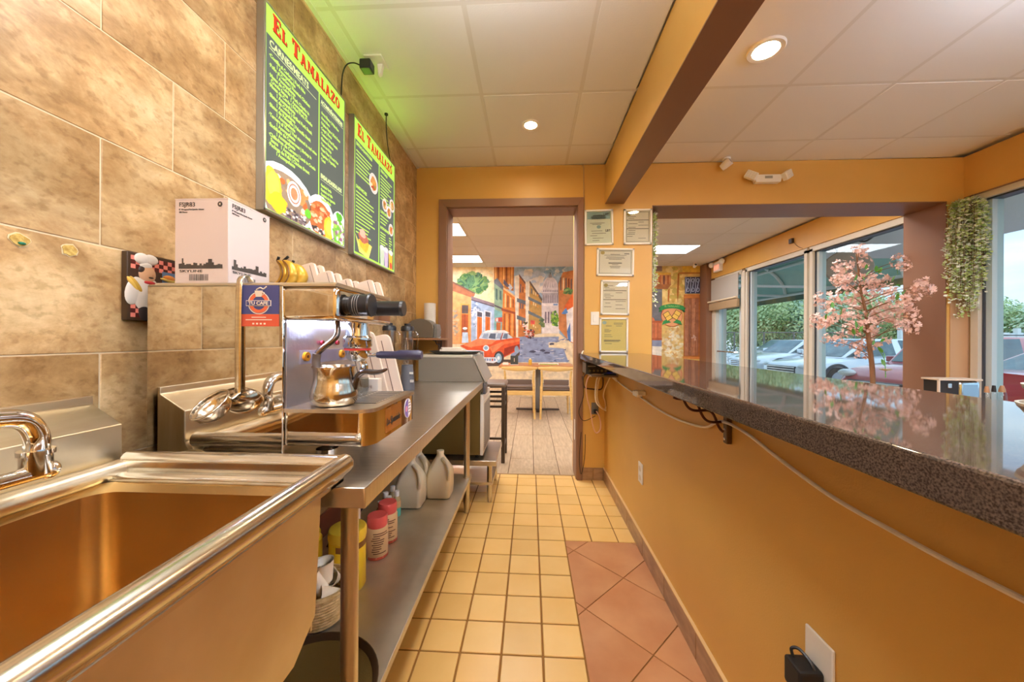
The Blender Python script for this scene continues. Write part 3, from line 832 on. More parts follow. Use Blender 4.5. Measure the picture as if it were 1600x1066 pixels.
def carton_print(face):
    W = (bx1 - bx0) if face == 'F' else (by1 - by0)
    def pt(u, v, o=.0006): return (bx0 + u, by0 - o, bz0 + v) if face == 'F' else (bx1 + o, by0 + u, bz0 + v)
    text('FSJR83', pt(.011, .194), face, .0155, INK, t, 'lettering', sx=1.0)
    text('8" Wrapped Red Jumbo Straws\n500 Pieces', pt(.011, .185), face, .0052, INK, t, 'small_print', line=1.3)
    disc = B(); u, v = W - .021, .199
    ring = [(u + .0065 * math.cos(R(a)), v + .0065 * math.sin(R(a))) for a in range(0, 360, 20)]
    disc.poly([pt(*q, .0008) for q in ring]); disc.obj('round_mark', INK, t)
    text('K', pt(u - .002, v - .0028, .0012), face, .008, PAPER, t, 'mark_letter')
    b = B(); x = .011
    while x < W - .016:
        w = random.uniform(.003, .007); h = random.uniform(.008, .016)
        if abs(x - .019) < .004: h = .026; w = .004
        if abs(x - W * .66) < .005: h = .024
        b.poly([pt(x, .038), pt(x + w, .038), pt(x + w, .038 + h), pt(x, .038 + h)]); x += w
    stuff(b.obj('skyline_print', INK, t))
    text('SKYLINE', pt(.013, .029), face, .0085, INK, t, 'lettering', sx=1.9)
    b = B(); x = W * .28
    while x < W * .62:
        w = random.uniform(.0008, .0022); b.poly([pt(x, .008), pt(x + w, .008), pt(x + w, .024), pt(x, .024)]); x += w + random.uniform(.0008, .002)
    stuff(b.obj('bar_code', BAR, t))


carton_print('F'); carton_print('L')
# gold banana ornament
t = thing('banana_ornament', (-.74, 1.06, 1.352), 'golden bunch of bananas ornament on thin dark legs beside the skyline carton', 'ornament')
GOLD = mat('gold_glaze', (222, 178, 64), .28, .35, c2=(190, 140, 44), vary=.2, nscale=20); EDGE = mat('brown_outline', (120, 76, 28), .4)
for k, (dx, dy, s) in enumerate(((-.028, .012, 1.), (0, 0, 1.), (.016, .016, .85))):
    c = (-.748 + dx, 1.06 + dy, 1.412 - .002 * k)
    pts = [(c[0] - .004, c[1], c[2] + .044 * s), (c[0] + .017, c[1], c[2] + .028 * s), (c[0] + .026, c[1], c[2] + .002), (c[0] + .016, c[1], c[2] - .022 * s), (c[0] - .008, c[1], c[2] - .034 * s), (c[0] - .03, c[1], c[2] - .034 * s)]
    bn = B().tube(pts, [.004, .014, .019, .018, .012, .003], n=14).obj('banana', GOLD, t)
    B().tube([(p[0], p[1] - (.0035, .0135, .0185, .0175, .0115, .0025)[i], p[2]) for i, p in enumerate(pts)], .0022, n=6).obj('ridge', EDGE, bn)
    B().tube([pts[0], (pts[0][0] + .006 + .01 * (k == 1), c[1] - .002, pts[0][2] + .012)], .004, n=8, k=0).obj('stem_tip', BLACKM, bn)
for q in ([(-.76, 1.06, 1.378), (-.763, 1.06, 1.354)], [(-.722, 1.06, 1.382), (-.716, 1.06, 1.354)]): B().tube(q, .0022, n=6, k=0).obj('wire_leg', BLACKM, t)
b = B(); b.lathe([(0, 0), (.028, 0), (.028, .004), (.022, .005), (.022, .010), (0, .010)], (-.765, 1.06, 1.352)); b.obj('base_disc', GOLD, t)
# folded paper cartons
CART = mat('carton_board', (234, 214, 194), .7, rand=.05); CARTE = mat('carton_fold_line', (132, 104, 88), .7)


def folded_carton(x, y, z, w, h, d, lean, label, group):
    t = thing('paper_carton', (x, y, z), label, 'paper carton', group)
    r = w * .22
    o = [(-w / 2, 0), (w / 2, 0)]
    for i in range(5): a = R(90 * i / 4); o.append((w / 2 - r + r * math.cos(a), h - r + r * math.sin(a)))
    for i in range(5): a = R(90 + 90 * i / 4); o.append((-w / 2 + r + r * math.cos(a), h - r + r * math.sin(a)))
    b = B(); b.prism([(p[0] + x, p[1] + z) for p in o], 'y', y - d / 2, y + d / 2, .001); b.obj('board', CART, t)
    b = B(); b.box(x + w * .18, y - d / 2 - .0006, z + .003, x + w * .21, y - d / 2, z + h * .93); b.obj('fold_line', CARTE, t)
    t.rotation_euler = (0, R(lean), 0)


n_ = 0
for x, tops, lb in ((-.690, .112, 'of the pair beside the gold bananas'), (-.640, .085, 'second pair from the gold bananas'), (-.585, .058, 'third pair from the gold bananas'), (-.515, .054, 'pair farthest from the gold bananas')):
    for k in range(2):
        folded_carton(x + .013 * k, 1.128 + .022 * k, 1.3495, .05, tops - .004 * k, .012, -16, ('front' if k == 0 else 'rear') + ' folded paper carton on the coffee machine, ' + lb, 'paper cartons on top of the coffee machine')
for k in range(3):
    folded_carton(-.66 + .05 * k, 1.40 + .03 * k, TZ, .12, .36 - .012 * k, .014, -14, ('nearest tall cream paper carton leaning behind the coffee machine', 'middle tall cream paper carton leaning behind the coffee machine', 'tall cream paper carton leaning closest to the blenders')[k], 'tall cartons leaning behind the coffee machine')
t = thing('cream_carton', (-.61, 1.40, TZ), 'small upright cream carton standing on the table behind the shot glass', 'box')
box('box_body', CREAM, -.64, 1.335, TZ, -.575, 1.372, 1.065, t, .002); text('CAFE', (-.63, 1.3345, 1.03), 'F', .014, CARTE, t, 'print')

# --- blenders
JAR = glass('jar_plastic', (236, 230, 224), .42, .12)
for k, (x, y) in enumerate(((-.845, 2.12), (-.762, 2.20))):
    t = thing('blender', (x, y, TZ), ('grey blender with clear jar, nearer the tiled wall' if k == 0 else 'grey blender with clear jar, on the aisle side of its twin'), 'blender', 'blenders on the work table')
    b = B(); b.lathe([(0, 0), (.045, 0), (.046, .02), (.038, .10), (.034, .155), (0, .155)], (x, y, TZ), 24); b.obj('motor_base', mat('slate_plastic', (104, 106, 114), .35), t)
    b = B(); b.box(x + .030, y - .04, TZ + .05, x + .05, y - .028, TZ + .065); b.box(x + .026, y - .04, TZ + .10, x + .046, y - .028, TZ + .112); b.obj('switch', WHITE, t)
    b = B(); b.lathe([(.026, .157), (.033, .20), (.037, .375), (.035, .375), (.031, .205), (.0, .160)], (x, y, TZ), 24); b.obj('jar', JAR, t)
    b = B(); b.lathe([(0, .365), (.041, .365), (.041, .385), (.034, .395), (.02, .397), (.02, .41), (0, .41)], (x, y, TZ), 24); b.obj('lid', BLACK, t)
    b = B(); b.tube([(x + .035, y, TZ + .36), (x + .062, y, TZ + .345), (x + .062, y, TZ + .25), (x + .034, y, TZ + .23)], .006, n=8); b.obj('jar_handle', JAR, t)

# --- corner shelf with its things
t = thing('corner_shelf', (-.85, 3.02, 1.20), 'small brown wooden shelf on the orange wall left of the doorway', 'shelf')
SHW = mat('brown_shelf_wood', (150, 104, 66), .45)
box('board', SHW, -1.01, 2.80, 1.205, -.712, YB, 1.222, t, .002)
b = B(); b.tube([(-.78, 3.12, 1.20), (-.78, 3.12, 1.06)], .005, k=0); b.tube([(-.78, 3.12, 1.20), (-.78, 2.86, 1.203)], .005, k=0); b.tube([(-.78, 3.12, 1.09), (-.78, 3.05, 1.15), (-.78, 3.07, 1.17), (-.78, 2.98, 1.17), (-.78, 2.92, 1.2)], .004); b.obj('iron_bracket', BLACKM, t)
t = thing('domed_bin', (-.89, 2.92, 1.222), 'dark olive-grey bread bin with arched top on the small corner shelf', 'bin')
o = [(-1.0 + .0, 1.224)]; pts = [(-.99, 1.224), (-.78, 1.224), (-.775, 1.30)]
for i in range(9): a = R(20 + 140 * i / 8); pts.append((-.885 + .112 * math.cos(a), 1.30 + .078 * math.sin(a)))
pts.append((-.995, 1.30))
B().prism(pts, 'y', 2.85, 3.0, .006).obj('body', mat('olive_grey_metal', (110, 100, 84), .4, .3), t)
b = B(); b.prism([(-.780, 1.224), (-.752, 1.224), (-.748, 1.29), (-.756, 1.335), (-.772, 1.335)], 'y', 2.86, 2.99, .003); b.obj('end_cap', GREYP, t)
t = thing('paper_towel_roll', (-.865, 3.09, 1.222), 'white paper towel roll standing at the orange wall by the doorway', 'paper roll')
b = B(); b.lathe([(.018, 0), (.05, 0), (.05, .30), (.018, .30), (.018, 0)], (-.872, 3.085, 1.222), 32); b.obj('sheets', mat('tissue', (240, 234, 224), .8, bump=.2, bscale=120), t); B().lathe([(.0175, .001), (.0175, .3), (.0165, .3), (.0165, .001), (.0175, .001)], (-.872, 3.085, 1.222), 20).obj('core', CARTE, t)
t = thing('metal_tin', (-.80, 3.0, 1.222), 'small round silver tin at the edge of the corner shelf', 'tin')
B().lathe([(0, 0), (.028, 0), (.028, .02), (0, .02)], (-.775, 2.98, 1.222)).obj('tin_body', CHROME, t); B().lathe([(.0285, .018), (.0285, .028), (0, .029)], (-.775, 2.98, 1.222)).obj('lid', SATIN, t)

# --- prep fridge at the end of the table, on its low stand
t = thing('ice_cream_chest', (-.6, 2.9, .325), 'olive and grey slope-fronted chest cooler standing on a low steel stand', 'cooler')
OLIVE = mat('olive_painted_metal', (112, 92, 46), .4); GREYM = mat('warm_grey_panel', (140, 132, 120), .38)
box('cabinet', OLIVE, -.845, 2.68, .345, -.372, 3.12, .885, t, .004)
box('front_panel', WHITE, -.372, 2.675, .345, -.350, 3.12, .80, t, .003)
b = B(); b.box(-.351, 2.70, .37, -.346, 3.10, .74); gp = b.obj('grille', mat('pale_grille', (206, 196, 180), .5), t)
b = B()
for k in range(22): b.box(-.347, 2.71, .38 + k * .016, -.3435, 3.09, .386 + k * .016)
stuff(b.obj('grille_slot', mat('grille_shadow', (126, 116, 104), .6), gp))
B().prism([(-.845, .885), (-.342, .885), (-.430, 1.075), (-.845, 1.075)], 'y', 2.682, 3.12, .004).obj('hood', GREYM, t)
B().prism([(-.338, .89), (-.330, .893), (-.420, 1.085), (-.432, 1.083)], 'y', 2.676, 3.12, .002).obj('sloped_lid', mat('light_grey_lid', (158, 152, 140), .35), t)
box('top_trim', mat('pale_trim', (214, 206, 190), .4), -.845, 2.678, 1.075, -.435, 3.12, 1.095, t, .003)
b = B(); b.box(-.355, 2.69, .80, -.332, 2.80, .885, .006); b.obj('latch', mat('dark_latch', (92, 92, 98), .3), t)
for x, y in ((-.80, 2.72), (-.40, 2.72), (-.80, 3.08), (-.40, 3.08)): B().cyl((x, y, .322), (x, y, .348), .012).obj('foot', BLACKM, t)
t = thing('serving_tray', (-.60, 2.86, 1.096), 'dark oval tray lying on top of the slope-fronted cooler', 'tray')
b = B(); b.lathe([(0, 0), (.17, 0), (.21, .022), (.216, .023), (.172, -.000), (0, .003)], (-.60, 2.87, 1.098), 40, sy=.78); b.obj('tray_body', mat('dark_grey_tray', (74, 70, 64), .35), t)
b = B(); M_ = Matrix.Translation((-.62, 2.86, 1.1025)) @ Matrix.Rotation(R(12), 4, 'Z')
b.box(-.10, -.09, 0, .10, .09, .03, M=M_); b.box(-.09, -.08, .03, .06, .07, .044, M=M_ @ Matrix.Rotation(R(6), 4, 'Z')); tag(b.obj('paper_stack', PAPER), 'low stack of white paper lying in the dark oval tray', 'paper')
t = thing('equipment_stand', (-.55, 2.88, 0), 'low stainless steel stand with lower shelf under the olive cooler', 'stand')
box('top', STEEL, -.88, 2.63, .282, -.245, 3.14, .32, t, .004)
box('lower_shelf', STEEL, -.86, 2.66, .13, -.275, 3.12, .152, t, .003)
for x, y in ((-.30, 2.68), (-.83, 2.68), (-.30, 3.10), (-.83, 3.10)):
    b = B().cyl((x, y, .04), (x, y, .285), .019).obj('leg', STEEL, t); B().cyl((x, y, 0), (x, y, .045), .015, .02).obj('foot', STEEL, b)

# ================================================================== UNDER THE TABLE
SZ = SHZ + .0005
MILK = mat('frosted_plastic', (252, 240, 208), .35, trans=.15)


def jug(x, y, rot, label):
    t = thing('milk_jug', (x, y, SZ), label, 'jug', 'plastic gallon jugs on the under-shelf'); b = B()
    prof = [(.062, 0, .02), (.07, .006, .022), (.073, .06, .022), (.073, .13, .024), (.067, .165, .03), (.05, .20, .034), (.03, .235, .03), (.021, .248, .0205), (.021, .27, .0205)]
    b.loft([[(q[0] + x, q[1] + y, z + SZ) for q in rr(-w, -w, w, w, min(r, w * .99), 0, 5)] for w, z, r in prof]); b.obj('jug_body', MILK, t)
    b = B(); b.tube([(x + .02, y - .03, SZ + .235), (x + .055, y - .055, SZ + .215), (x + .071, y - .071, SZ + .17), (x + .066, y - .066, SZ + .12)], .0125, n=10); b.obj('handle', MILK, t)
    b = B(); b.lathe([(.0225, .0), (.0225, .014), (0, .015)], (x, y, SZ + .262), 18); b.obj('neck_ring', MILK, t)
    t.rotation_euler = (0, 0, 0)
    return t


jug(-.690, 2.075, 0, 'translucent plastic gallon jug on the under-shelf, nearest the small capped bottles')
jug(-.700, 2.235, 0, 'translucent gallon jug half hidden behind the one nearest the bottles')
jug(-.553, 2.205, 0, 'translucent gallon jug beside the far table leg')
# yellow tubs
YEL = mat('yellow_tub_plastic', (244, 204, 44), .35)
t = thing('yellow_tub', (-.708, 1.37, SZ), 'tall yellow plastic tub with printed label and yellow lid, behind the near table leg', 'tub')
b = B(); b.lathe([(0, 0), (.062, 0), (.067, .01), (.067, .19), (.064, .2)], (-.708, 1.37, SZ), 36); b.obj('tub_body', YEL, t)
b = B(); b.lathe([(.0685, .195), (.0695, .2), (.0695, .225), (.066, .232), (.06, .235), (0, .233)], (-.708, 1.37, SZ), 36); b.obj('lid', mat('yellow_lid', (236, 196, 56), .4), t)


def wrap(cx, cy, z, r, a0, a1, z0, z1, m, par, name, n=8):
    b = B(); vs = []
    for k in range(n + 1):
        a = R(a0 + (a1 - a0) * k / n)
        vs.append((cx + r * math.cos(a), cy + r * math.sin(a)))
    fs = [(2 * k, 2 * k + 2, 2 * k + 3, 2 * k + 1) for k in range(n)]
    b._add([(x, y, z + zz) for x, y in vs for zz in (z0, z1)], fs)
    return b.obj(name, m, par)


wrap(-.708, 1.37, SZ, .0676, -100, 20, .165, .188, mat('brown_label', (120, 72, 28), .5), t, 'label_band')
for z0, z1, a0, a1, m in ((.13, .175, -70, -50, CREAM), (.095, .12, -68, -44, mat('violet_label', (112, 92, 130), .5)), (.04, .09, -68, -44, mat('pale_label', (234, 214, 150), .5))):
    wrap(-.708, 1.37, SZ, .0681, a0, a1, z0, z1, m, t, 'label_print', 3)
b = B()
for k in range(5): b.lathe([(.0682, 0), (.0682, .003)], (-.708, 1.37, SZ + .012 + .006 * k), 36)
b.bm.free()
t = thing('yellow_canister', (-.845, 1.33, SZ), 'yellow canister with ribbed side standing against the dark red base tiles', 'tub')
b = B(); b.lathe([(0, 0), (.055, 0), (.058, .008), (.058, .1), (.06, .105), (.06, .112), (.058, .118), (.058, .2), (.05, .208)], (-.852, 1.33, SZ), 30); b.obj('tub_body', YEL, t); b = B(); b.lathe([(.052, .2), (.052, .225), (0, .228)], (-.852, 1.33, SZ), 30); b.obj('lid', MATS['yellow_lid'], t)
# shakers
for k, (x, y) in enumerate(((-.678, 1.575), (-.682, 1.70))):
    t = thing('seasoning_jar', (x, y, SZ), ('red-lidded seasoning jar with tan label, nearer the yellow tub' if k == 0 else 'red-lidded seasoning jar standing behind the first, toward the small bottles'), 'jar', 'red-lidded seasoning jars')
    b = B(); b.lathe([(0, 0), (.043, 0), (.046, .008), (.046, .125), (.038, .14)], (x, y, SZ), 30); b.obj('jar_body', mat('tan_label_jar', (226, 190, 140), .4), t)
    b = B(); b.lathe([(.041, .135), (.043, .14), (.043, .175), (.04, .182), (0, .182)], (x, y, SZ), 30); b.obj('lid', mat('red_lid', (224, 92, 84), .35), t)
    wrap(x, y, SZ, .0465, -120, 30, .002, .014, mat('red_label_edge', (206, 92, 70), .5), t, 'label_edge')
    b = B(); random.seed(k)
    for q in range(10):
        z = .028 + .0095 * q; a = -105 + random.uniform(0, 20); w = random.uniform(25, 85)
        vs = [(x + .0468 * math.cos(R(a + w * i / 4)), y + .0468 * math.sin(R(a + w * i / 4))) for i in range(5)]
        b._add([(p[0], p[1], SZ + z + zz) for p in vs for zz in (0, .0045)], [(2 * i, 2 * i + 2, 2 * i + 3, 2 * i + 1) for i in range(4)])
    stuff(b.obj('label_print', mat('brown_label_print', (120, 78, 54), .6), t))
# wrapped stack
t = thing('wrapped_pack', (-.75, 1.50, SZ), 'clear plastic wrapped pack with pinkish paper standing between yellow tub and red lids', 'pack')
box('pack_body', mat('pinkish_wrap', (214, 180, 160), .3), -.785, 1.47, SZ, -.745, 1.56, .50, t, .006); box('pack_label', PAPER, -.7449, 1.49, .38, -.744, 1.55, .49, t)
# small bottles
pos = [(-.760, 1.80), (-.738, 1.86), (-.778, 1.91), (-.724, 1.93), (-.770, 1.99)]
for k, (x, y) in enumerate(pos):
    t = thing('sanitizer_bottle', (x, y, SZ), ['small clear bottle with white cap, closest to the red lids', 'small clear bottle of teal liquid at the front of its cluster', 'small white-capped bottle in the middle of the cluster', 'small bottle of teal liquid nearest the shelf edge', 'small white-capped bottle next to the gallon jug'][k], 'bottle', 'small white-capped bottles')
    b = B(); b.lathe([(0, 0), (.02, 0), (.0215, .004), (.0215, .09), (.012, .108), (.011, .112)], (x, y, SZ), 20); b.obj('bottle_body', mat('pale_bottle', (224, 206, 160), .25, trans=.35), t)
    b = B(); b.lathe([(0, .003), (.0217, .003), (.0217, .048), (.0, .048)], (x, y, SZ), 20); b.obj('teal_liquid', mat('teal_liquid', (96, 190, 170), .2), t)
    b = B(); b.lathe([(.0125, .108), (.0135, .11), (.0135, .136), (.0, .138)], (x, y, SZ), 20); b.obj('cap', WHITE, t)
    wrap(x, y, SZ, .0219, -130, 10, .052, .085, mat('peach_label', (226, 176, 120), .5), t, 'label', 5)
# basket of nested paper trays
t = thing('paper_basket', (-.715, 1.205, SZ), 'pale woven basket filled with crumpled cream paper cups on the under-shelf', 'basket')
WICK = mat('pale_wicker', (228, 198, 140), .7, c2=(196, 160, 100), vary=.15, nscale=60)
KX_, KY_ = -.715, 1.205
b = B()
for k in range(11): b.lathe([(.066 + .0028 * k - .003, .003 + .011 * k), (.066 + .0028 * k + .003, .0085 + .011 * k), (.066 + .0028 * k - .003, .014 + .011 * k)], (KX_, KY_, SZ), 32)
b.lathe([(0, .004), (.064, .004)], (KX_, KY_, SZ), 32); b.obj('woven_side', WICK, t)
b = B(); b.lathe([(.092, .12), (.102, .12), (.102, .13), (.092, .13), (.092, .12)], (KX_, KY_, SZ), 36); b.obj('rim', WICK, t)
random.seed(11)
CUPW = ['lying highest in', 'tilted toward the table leg in', 'upside down in', 'deepest in', 'half flattened in', 'leaning on the rim of', 'at the wall side of']
for k in range(7):
    a_ = k * 2.4; q_ = .012 + .007 * k
    b = B(); c = Vector((KX_ + q_ * math.cos(a_), KY_ + q_ * math.sin(a_), SZ + .165 - .013 * k)); M_ = Matrix.Translation(c) @ Euler((random.uniform(-1, 1), random.uniform(-1, 1), random.uniform(0, 3))).to_matrix().to_4x4()
    b.lathe([(.02, -.034), (.034, .034), (.036, .036), (.033, .034), (.0185, -.032), (0, -.032)], n=14, M=M_)
    tag(b.obj('paper_cup', mat('cup_paper', (248, 236, 212), .7), None), 'crumpled cream paper cup ' + CUPW[k] + ' the pale woven basket', 'cup', 'paper cups in the woven basket')
# big round tray
t = thing('round_tray', (-.60, .935, SZ), 'large round dark brown serving tray lying on the under-shelf below the sink corner', 'tray')
b = B(); b.lathe([(0, 0), (.172, 0), (.186, .006), (.196, .022), (.200, .022), (.200, .018), (.19, .002), (.17, -.000)], (-.612, .93, SZ + .001), 56); b.obj('tray_rim', mat('dark_brown_tray', (58, 42, 26), .35), t, recalc=False)
b = B(); b.lathe([(0, .0035), (.170, .0035), (.183, .0085)], (-.612, .93, SZ), 56); b.obj('tray_mat', mat('brown_tray_mat', (104, 84, 42), .45, bump=.2, bscale=300), t)
# hoses behind the shelf
B_ = B(); B_.tube([(-.93, 1.62, SZ), (-.90, 1.9, .45), (-.93, 2.1, .62), (-.88, 2.25, .70), (-.94, 2.4, .84)], .009, n=8); B_.tube([(-.90, 1.75, SZ), (-.86, 1.98, .42), (-.90, 2.15, .52), (-.95, 2.3, .40), (-.97, 2.45, .86)], .006, n=8)
tag(B_.obj('hose', BLACK), 'black hose curling up behind the jugs under the table', 'hose')
tag(B().tube([(-.95, .80, TZ + .004), (-.90, .815, .918), (-.84, .825, .93), (-.80, .83, .915), (-.76, .84, .905)], .007, n=8).obj('braided_hose', mat('braided_tan', (176, 146, 92), .5, bump=.6, bscale=200)), 'short braided tan hose lying under the mirrored coffee machine by the sink', 'hose')

# ================================================================== TILE WALL: MENU BOARDS, PLAQUE, HOLES
FRAME = mat('silver_frame', (176, 176, 168), .3, .8)
LIME = emitter('lime_backlit', (192, 250, 92), .95); CHAR = emitter('charcoal_backlit', (104, 112, 107), .85); LTEXT = emitter('lime_text', (200, 240, 110), .85)
REDT2 = emitter('red_title', (236, 70, 40), .8); MAROON = emitter('maroon_shadow', (120, 30, 20), .6); YTEXT = emitter('pale_text', (226, 240, 170), .9)
PRINT = painted('backlit_food_print', 40, .12, .4, emit=.55)
for mname, k in (('lime_backlit', 0), ('charcoal_backlit', .3), ('lime_text', .1), ('red_title', .3), ('maroon_shadow', .3), ('pale_text', .1)):
    MATS[mname].node_tree.nodes['Principled BSDF'].inputs['Base Color'].default_value = (*[v * .3 for v in lin({'lime_backlit': (192, 250, 92), 'charcoal_backlit': (70, 84, 74), 'lime_text': (200, 240, 110), 'red_title': (236, 70, 40), 'maroon_shadow': (120, 30, 20), 'pale_text': (226, 240, 170)}[mname])], 1)
EDGEGLOW = emitter('added_lime_glow', (170, 250, 70), 18.)
XM = -.988


def ellipse(cu, cv, ru, rv, n=22, jag=0., a0=0):
    return [(cu + ru * (1 + random.uniform(-jag, jag)) * math.cos(R(a0) + 2 * math.pi * i / n), cv + rv * (1 + random.uniform(-jag, jag)) * math.sin(R(a0) + 2 * math.pi * i / n)) for i in range(n)]


def board(y0, y1, z0, z1, label):
    t = thing('menu_board', (XL, (y0 + y1) / 2, z0), label, 'menu board', 'backlit menu boards on the tile wall')
    b = B()
    b.box(XL, y0, z0, XM, y1, z1, .002); b.obj('light_box', FRAME, t)
    b = B(); w = .010
    for a in ((y0, z0, y1, z0 + w), (y0, z1 - w, y1, z1), (y0, z0, y0 + w, z1), (y1 - w, z0, y1, z1)): b.box(XM, a[0], a[1], XM + .004, a[2], a[3], .001, seg=1)
    b.obj('frame', FRAME, t)
    box('added_glow_strip', EDGEGLOW, XM - .030, y0 + .02, z1, XM - .012, y1 - .02, z1 + .001, t)  # unseen glowing strip added on the board top to tint the ceiling green
    box('lime_field', LIME, XM, y0 + w, z0 + w, XM + .001, y1 - w, z1 - w, t)
    return t


def quad(b, u0, v0, u1, v1, o, y0, z0): b.poly([(XM + o, y0 + u0, z0 + v0), (XM + o, y0 + u1, z0 + v0), (XM + o, y0 + u1, z0 + v1), (XM + o, y0 + u0, z0 + v1)])


def inkpoly(b, pts, o, y0, z0, col): b.poly([(XM + o, y0 + u, z0 + v) for u, v in pts], col)


BY0, BY1, BZ0, BZ1 = 1.278, 1.862, 1.692, 2.478
t = board(BY0, BY1, BZ0, BZ1, 'near backlit lime and charcoal menu board with plates of food along its foot')
W, H_ = BY1 - BY0, BZ1 - BZ0
b = B(); quad(b, .014, .014, .345, H_ - .118, .0014, BY0, BZ0); quad(b, .353, .014, W - .014, H_ - .118, .0014, BY0, BZ0); b.obj('charcoal_field', CHAR, t)


def slab(ch, b, u, v, h, o):
    """Slab-serif letter from bars; returns its advance."""
    T, F = .25 * h, .135 * h; w = {'E': .66, 'L': .62, 'T': .74, 'A': .86, 'M': .98, 'Z': .70, 'O': .80}[ch] * h
    def q(*p): b.poly([(XM + o, u + x, v + y) for x, y in p])
    def r(x0, y0, x1, y1): q((x0, y0), (x1, y0), (x1, y1), (x0, y1))
    if ch in 'EL':
        r(.08 * h, 0, .08 * h + T, h); r(0, 0, w, F); r(w - F * .9, F, w, F + .18 * h); r(0, h - F, .36 * h if ch == 'L' else w, h)
        if ch == 'E': r(w - F * .9, h - F - .16 * h, w, h - F); r(.08 * h, .46 * h, .48 * h, .46 * h + F); r(.42 * h, .38 * h, .50 * h, .64 * h)
    elif ch == 'T': r(w / 2 - T / 2, 0, w / 2 + T / 2, h); r(w / 2 - .2 * h, 0, w / 2 + .2 * h, F); r(0, h - F, w, h); r(0, h - F - .2 * h, F * .9, h - F); r(w - F * .9, h - F - .2 * h, w, h - F)
    elif ch == 'A': q((.10 * h, 0), (.10 * h + F, 0), (w / 2 + .02 * h, h), (w / 2 - F, h)); q((w - .10 * h - T, 0), (w - .10 * h, 0), (w / 2 + T * .5, h), (w / 2 - T * .6, h)); r(.2 * h, .28 * h, w - .2 * h, .28 * h + F); r(0, 0, .30 * h, F); r(w - .36 * h, 0, w, F); r(w / 2 - .2 * h, h - F, w / 2 + .14 * h, h)
    elif ch == 'M': r(.08 * h, 0, .08 * h + F, h); r(w - .08 * h - T, 0, w - .08 * h, h); q((.08 * h, h), (.08 * h + T, h), (w / 2 + .04 * h, .2 * h), (w / 2 - .06 * h, .2 * h)); q((w - .08 * h - T, h), (w - .08 * h, h), (w / 2 + .05 * h, .2 * h), (w / 2 - .05 * h, .2 * h)); r(0, 0, .28 * h, F); r(w - .34 * h, 0, w, F); r(0, h - F, .24 * h, h); r(w - .26 * h, h - F, w, h)
    elif ch == 'Z': r(0, 0, w, F); r(0, h - F, w, h); q((0, F), (T * 1.1, F), (w, h - F), (w - T * 1.1, h - F)); r(w - F * .9, F, w, F + .16 * h); r(0, h - F - .16 * h, F * .9, h - F)
    elif ch == 'O':
        n = 20
        for i in range(n):
            a0, a1 = 2 * math.pi * i / n, 2 * math.pi * (i + 1) / n
            P = lambda a, k: (w / 2 + (w / 2 - (T if k else 0)) * math.cos(a), h / 2 + (h / 2 - (F if k else 0)) * math.sin(a))
            q(P(a0, 0), P(a1, 0), P(a1, 1), P(a0, 1))
    return w


def title(y0, z, W, size, t):
    u = y0 - .035; tot = W - .10
    word = [('E', 1.), ('L', .78), (' ', 1.), ('T', 1.), ('A', .78), ('M', .78), ('A', .78), ('L', .78), ('A', .78), ('Z', .78), ('O', .78)]
    ad = {'E': .66, 'L': .62, 'T': .74, 'A': .86, 'M': .98, 'Z': .70, 'O': .80, ' ': .32}
    full = sum((ad[c] + .08) * k for c, k in word); h = tot / full
    for c, k in word:
        if c != ' ':
            s_ = B(); slab(c, s_, u + .004, z - .003, h * k, .0018); s_.obj('title_shadow', MAROON, t)
            s_ = B(); slab(c, s_, u, z, h * k, .0024); s_.obj('title_letter', REDT2, t)
        u += (ad[c] + .08) * h * k


title(BY0 + .080, BZ1 - .085, W, .072, t)
text('CARNES/MEATS', (XM + .003, BY0 + .028, BZ1 - .158), 'L', .038, YTEXT, t, 'heading', bold=.0009, sx=.90)
text('ACOMPAÑATES/SIDES', (XM + .003, BY0 + .362, BZ1 - .158), 'L', .027, YTEXT, t, 'heading', bold=.001, sx=.72)
text('ENSALADAS/SALADS', (XM + .003, BY0 + .362, BZ1 - .505), 'L', .028, YTEXT, t, 'heading', bold=.001, sx=.72)
b = B(); b.bm.free()
for q in ((.026, H_ - .168, .325, H_ - .165), (.362, H_ - .166, .56, H_ - .164), (.362, H_ - .515, .56, H_ - .513)): b = B(); quad(b, *q, .003, BY0, BZ0); b.obj('heading_rule', YTEXT, t)
text('·Costilla al Carbon | Pork Ribs\n        1 Acompañante\n·Pollo al Carbon | Roasted Chicken\n        1 Acompañante\n·Masas de Cerdo | Pork Chunks in\n  Creole Sauce   1 Acompañante\n·Masas de Cerdo | Fried Pork Chunks\n        1 Acompañante\n·Bistec de Cerdo | Grilled Pork Steak\n        1 Acompañante\n·Bistec de Palomilla | Palomilla Steak\n        1 Acompañante\n·Ternera al Vino | Veal stewed in red wine\n        1 Acompañante\n·Enchilado de Camarones | Shrimp in\n        1 Acompañante\n·Chilindron de Carnero | Lamb in Creole\n  Sauce   1 Acompañante\n·Pechuga de Pollo | Chicken Breast\n        1 Acompañante', (XM + .003, BY0 + .026, BZ1 - .198), 'L', .0200, LTEXT, t, 'menu_text', bold=.0007, sx=.88, line=.93)
text('·Arroz Blanco | White Rice\n·Arroz Moro\n·Frijoles Negros | Black Beans\n·Congri | Moros\n·Tostones | Fried Plantain\n·Platanos Maduros\n·Yuca con Mojo\n·Papas Fritas | French Fries\n·Vegetales | Vegetables\n·Tamal', (XM + .003, BY0 + .362, BZ1 - .205), 'L', .0195, LTEXT, t, 'menu_text', bold=.0006, sx=.72, line=1.25)
text('·Ensalada Verde\n·Ensalada de Pollo\n·Ensalada de Aguacate\n·Ensalada Mixta', (XM + .003, BY0 + .362, BZ1 - .545), 'L', .0195, LTEXT, t, 'menu_text', bold=.0006, sx=.72, line=1.1)
random.seed(5)
b = B(); y0, z0 = BY0, BZ0
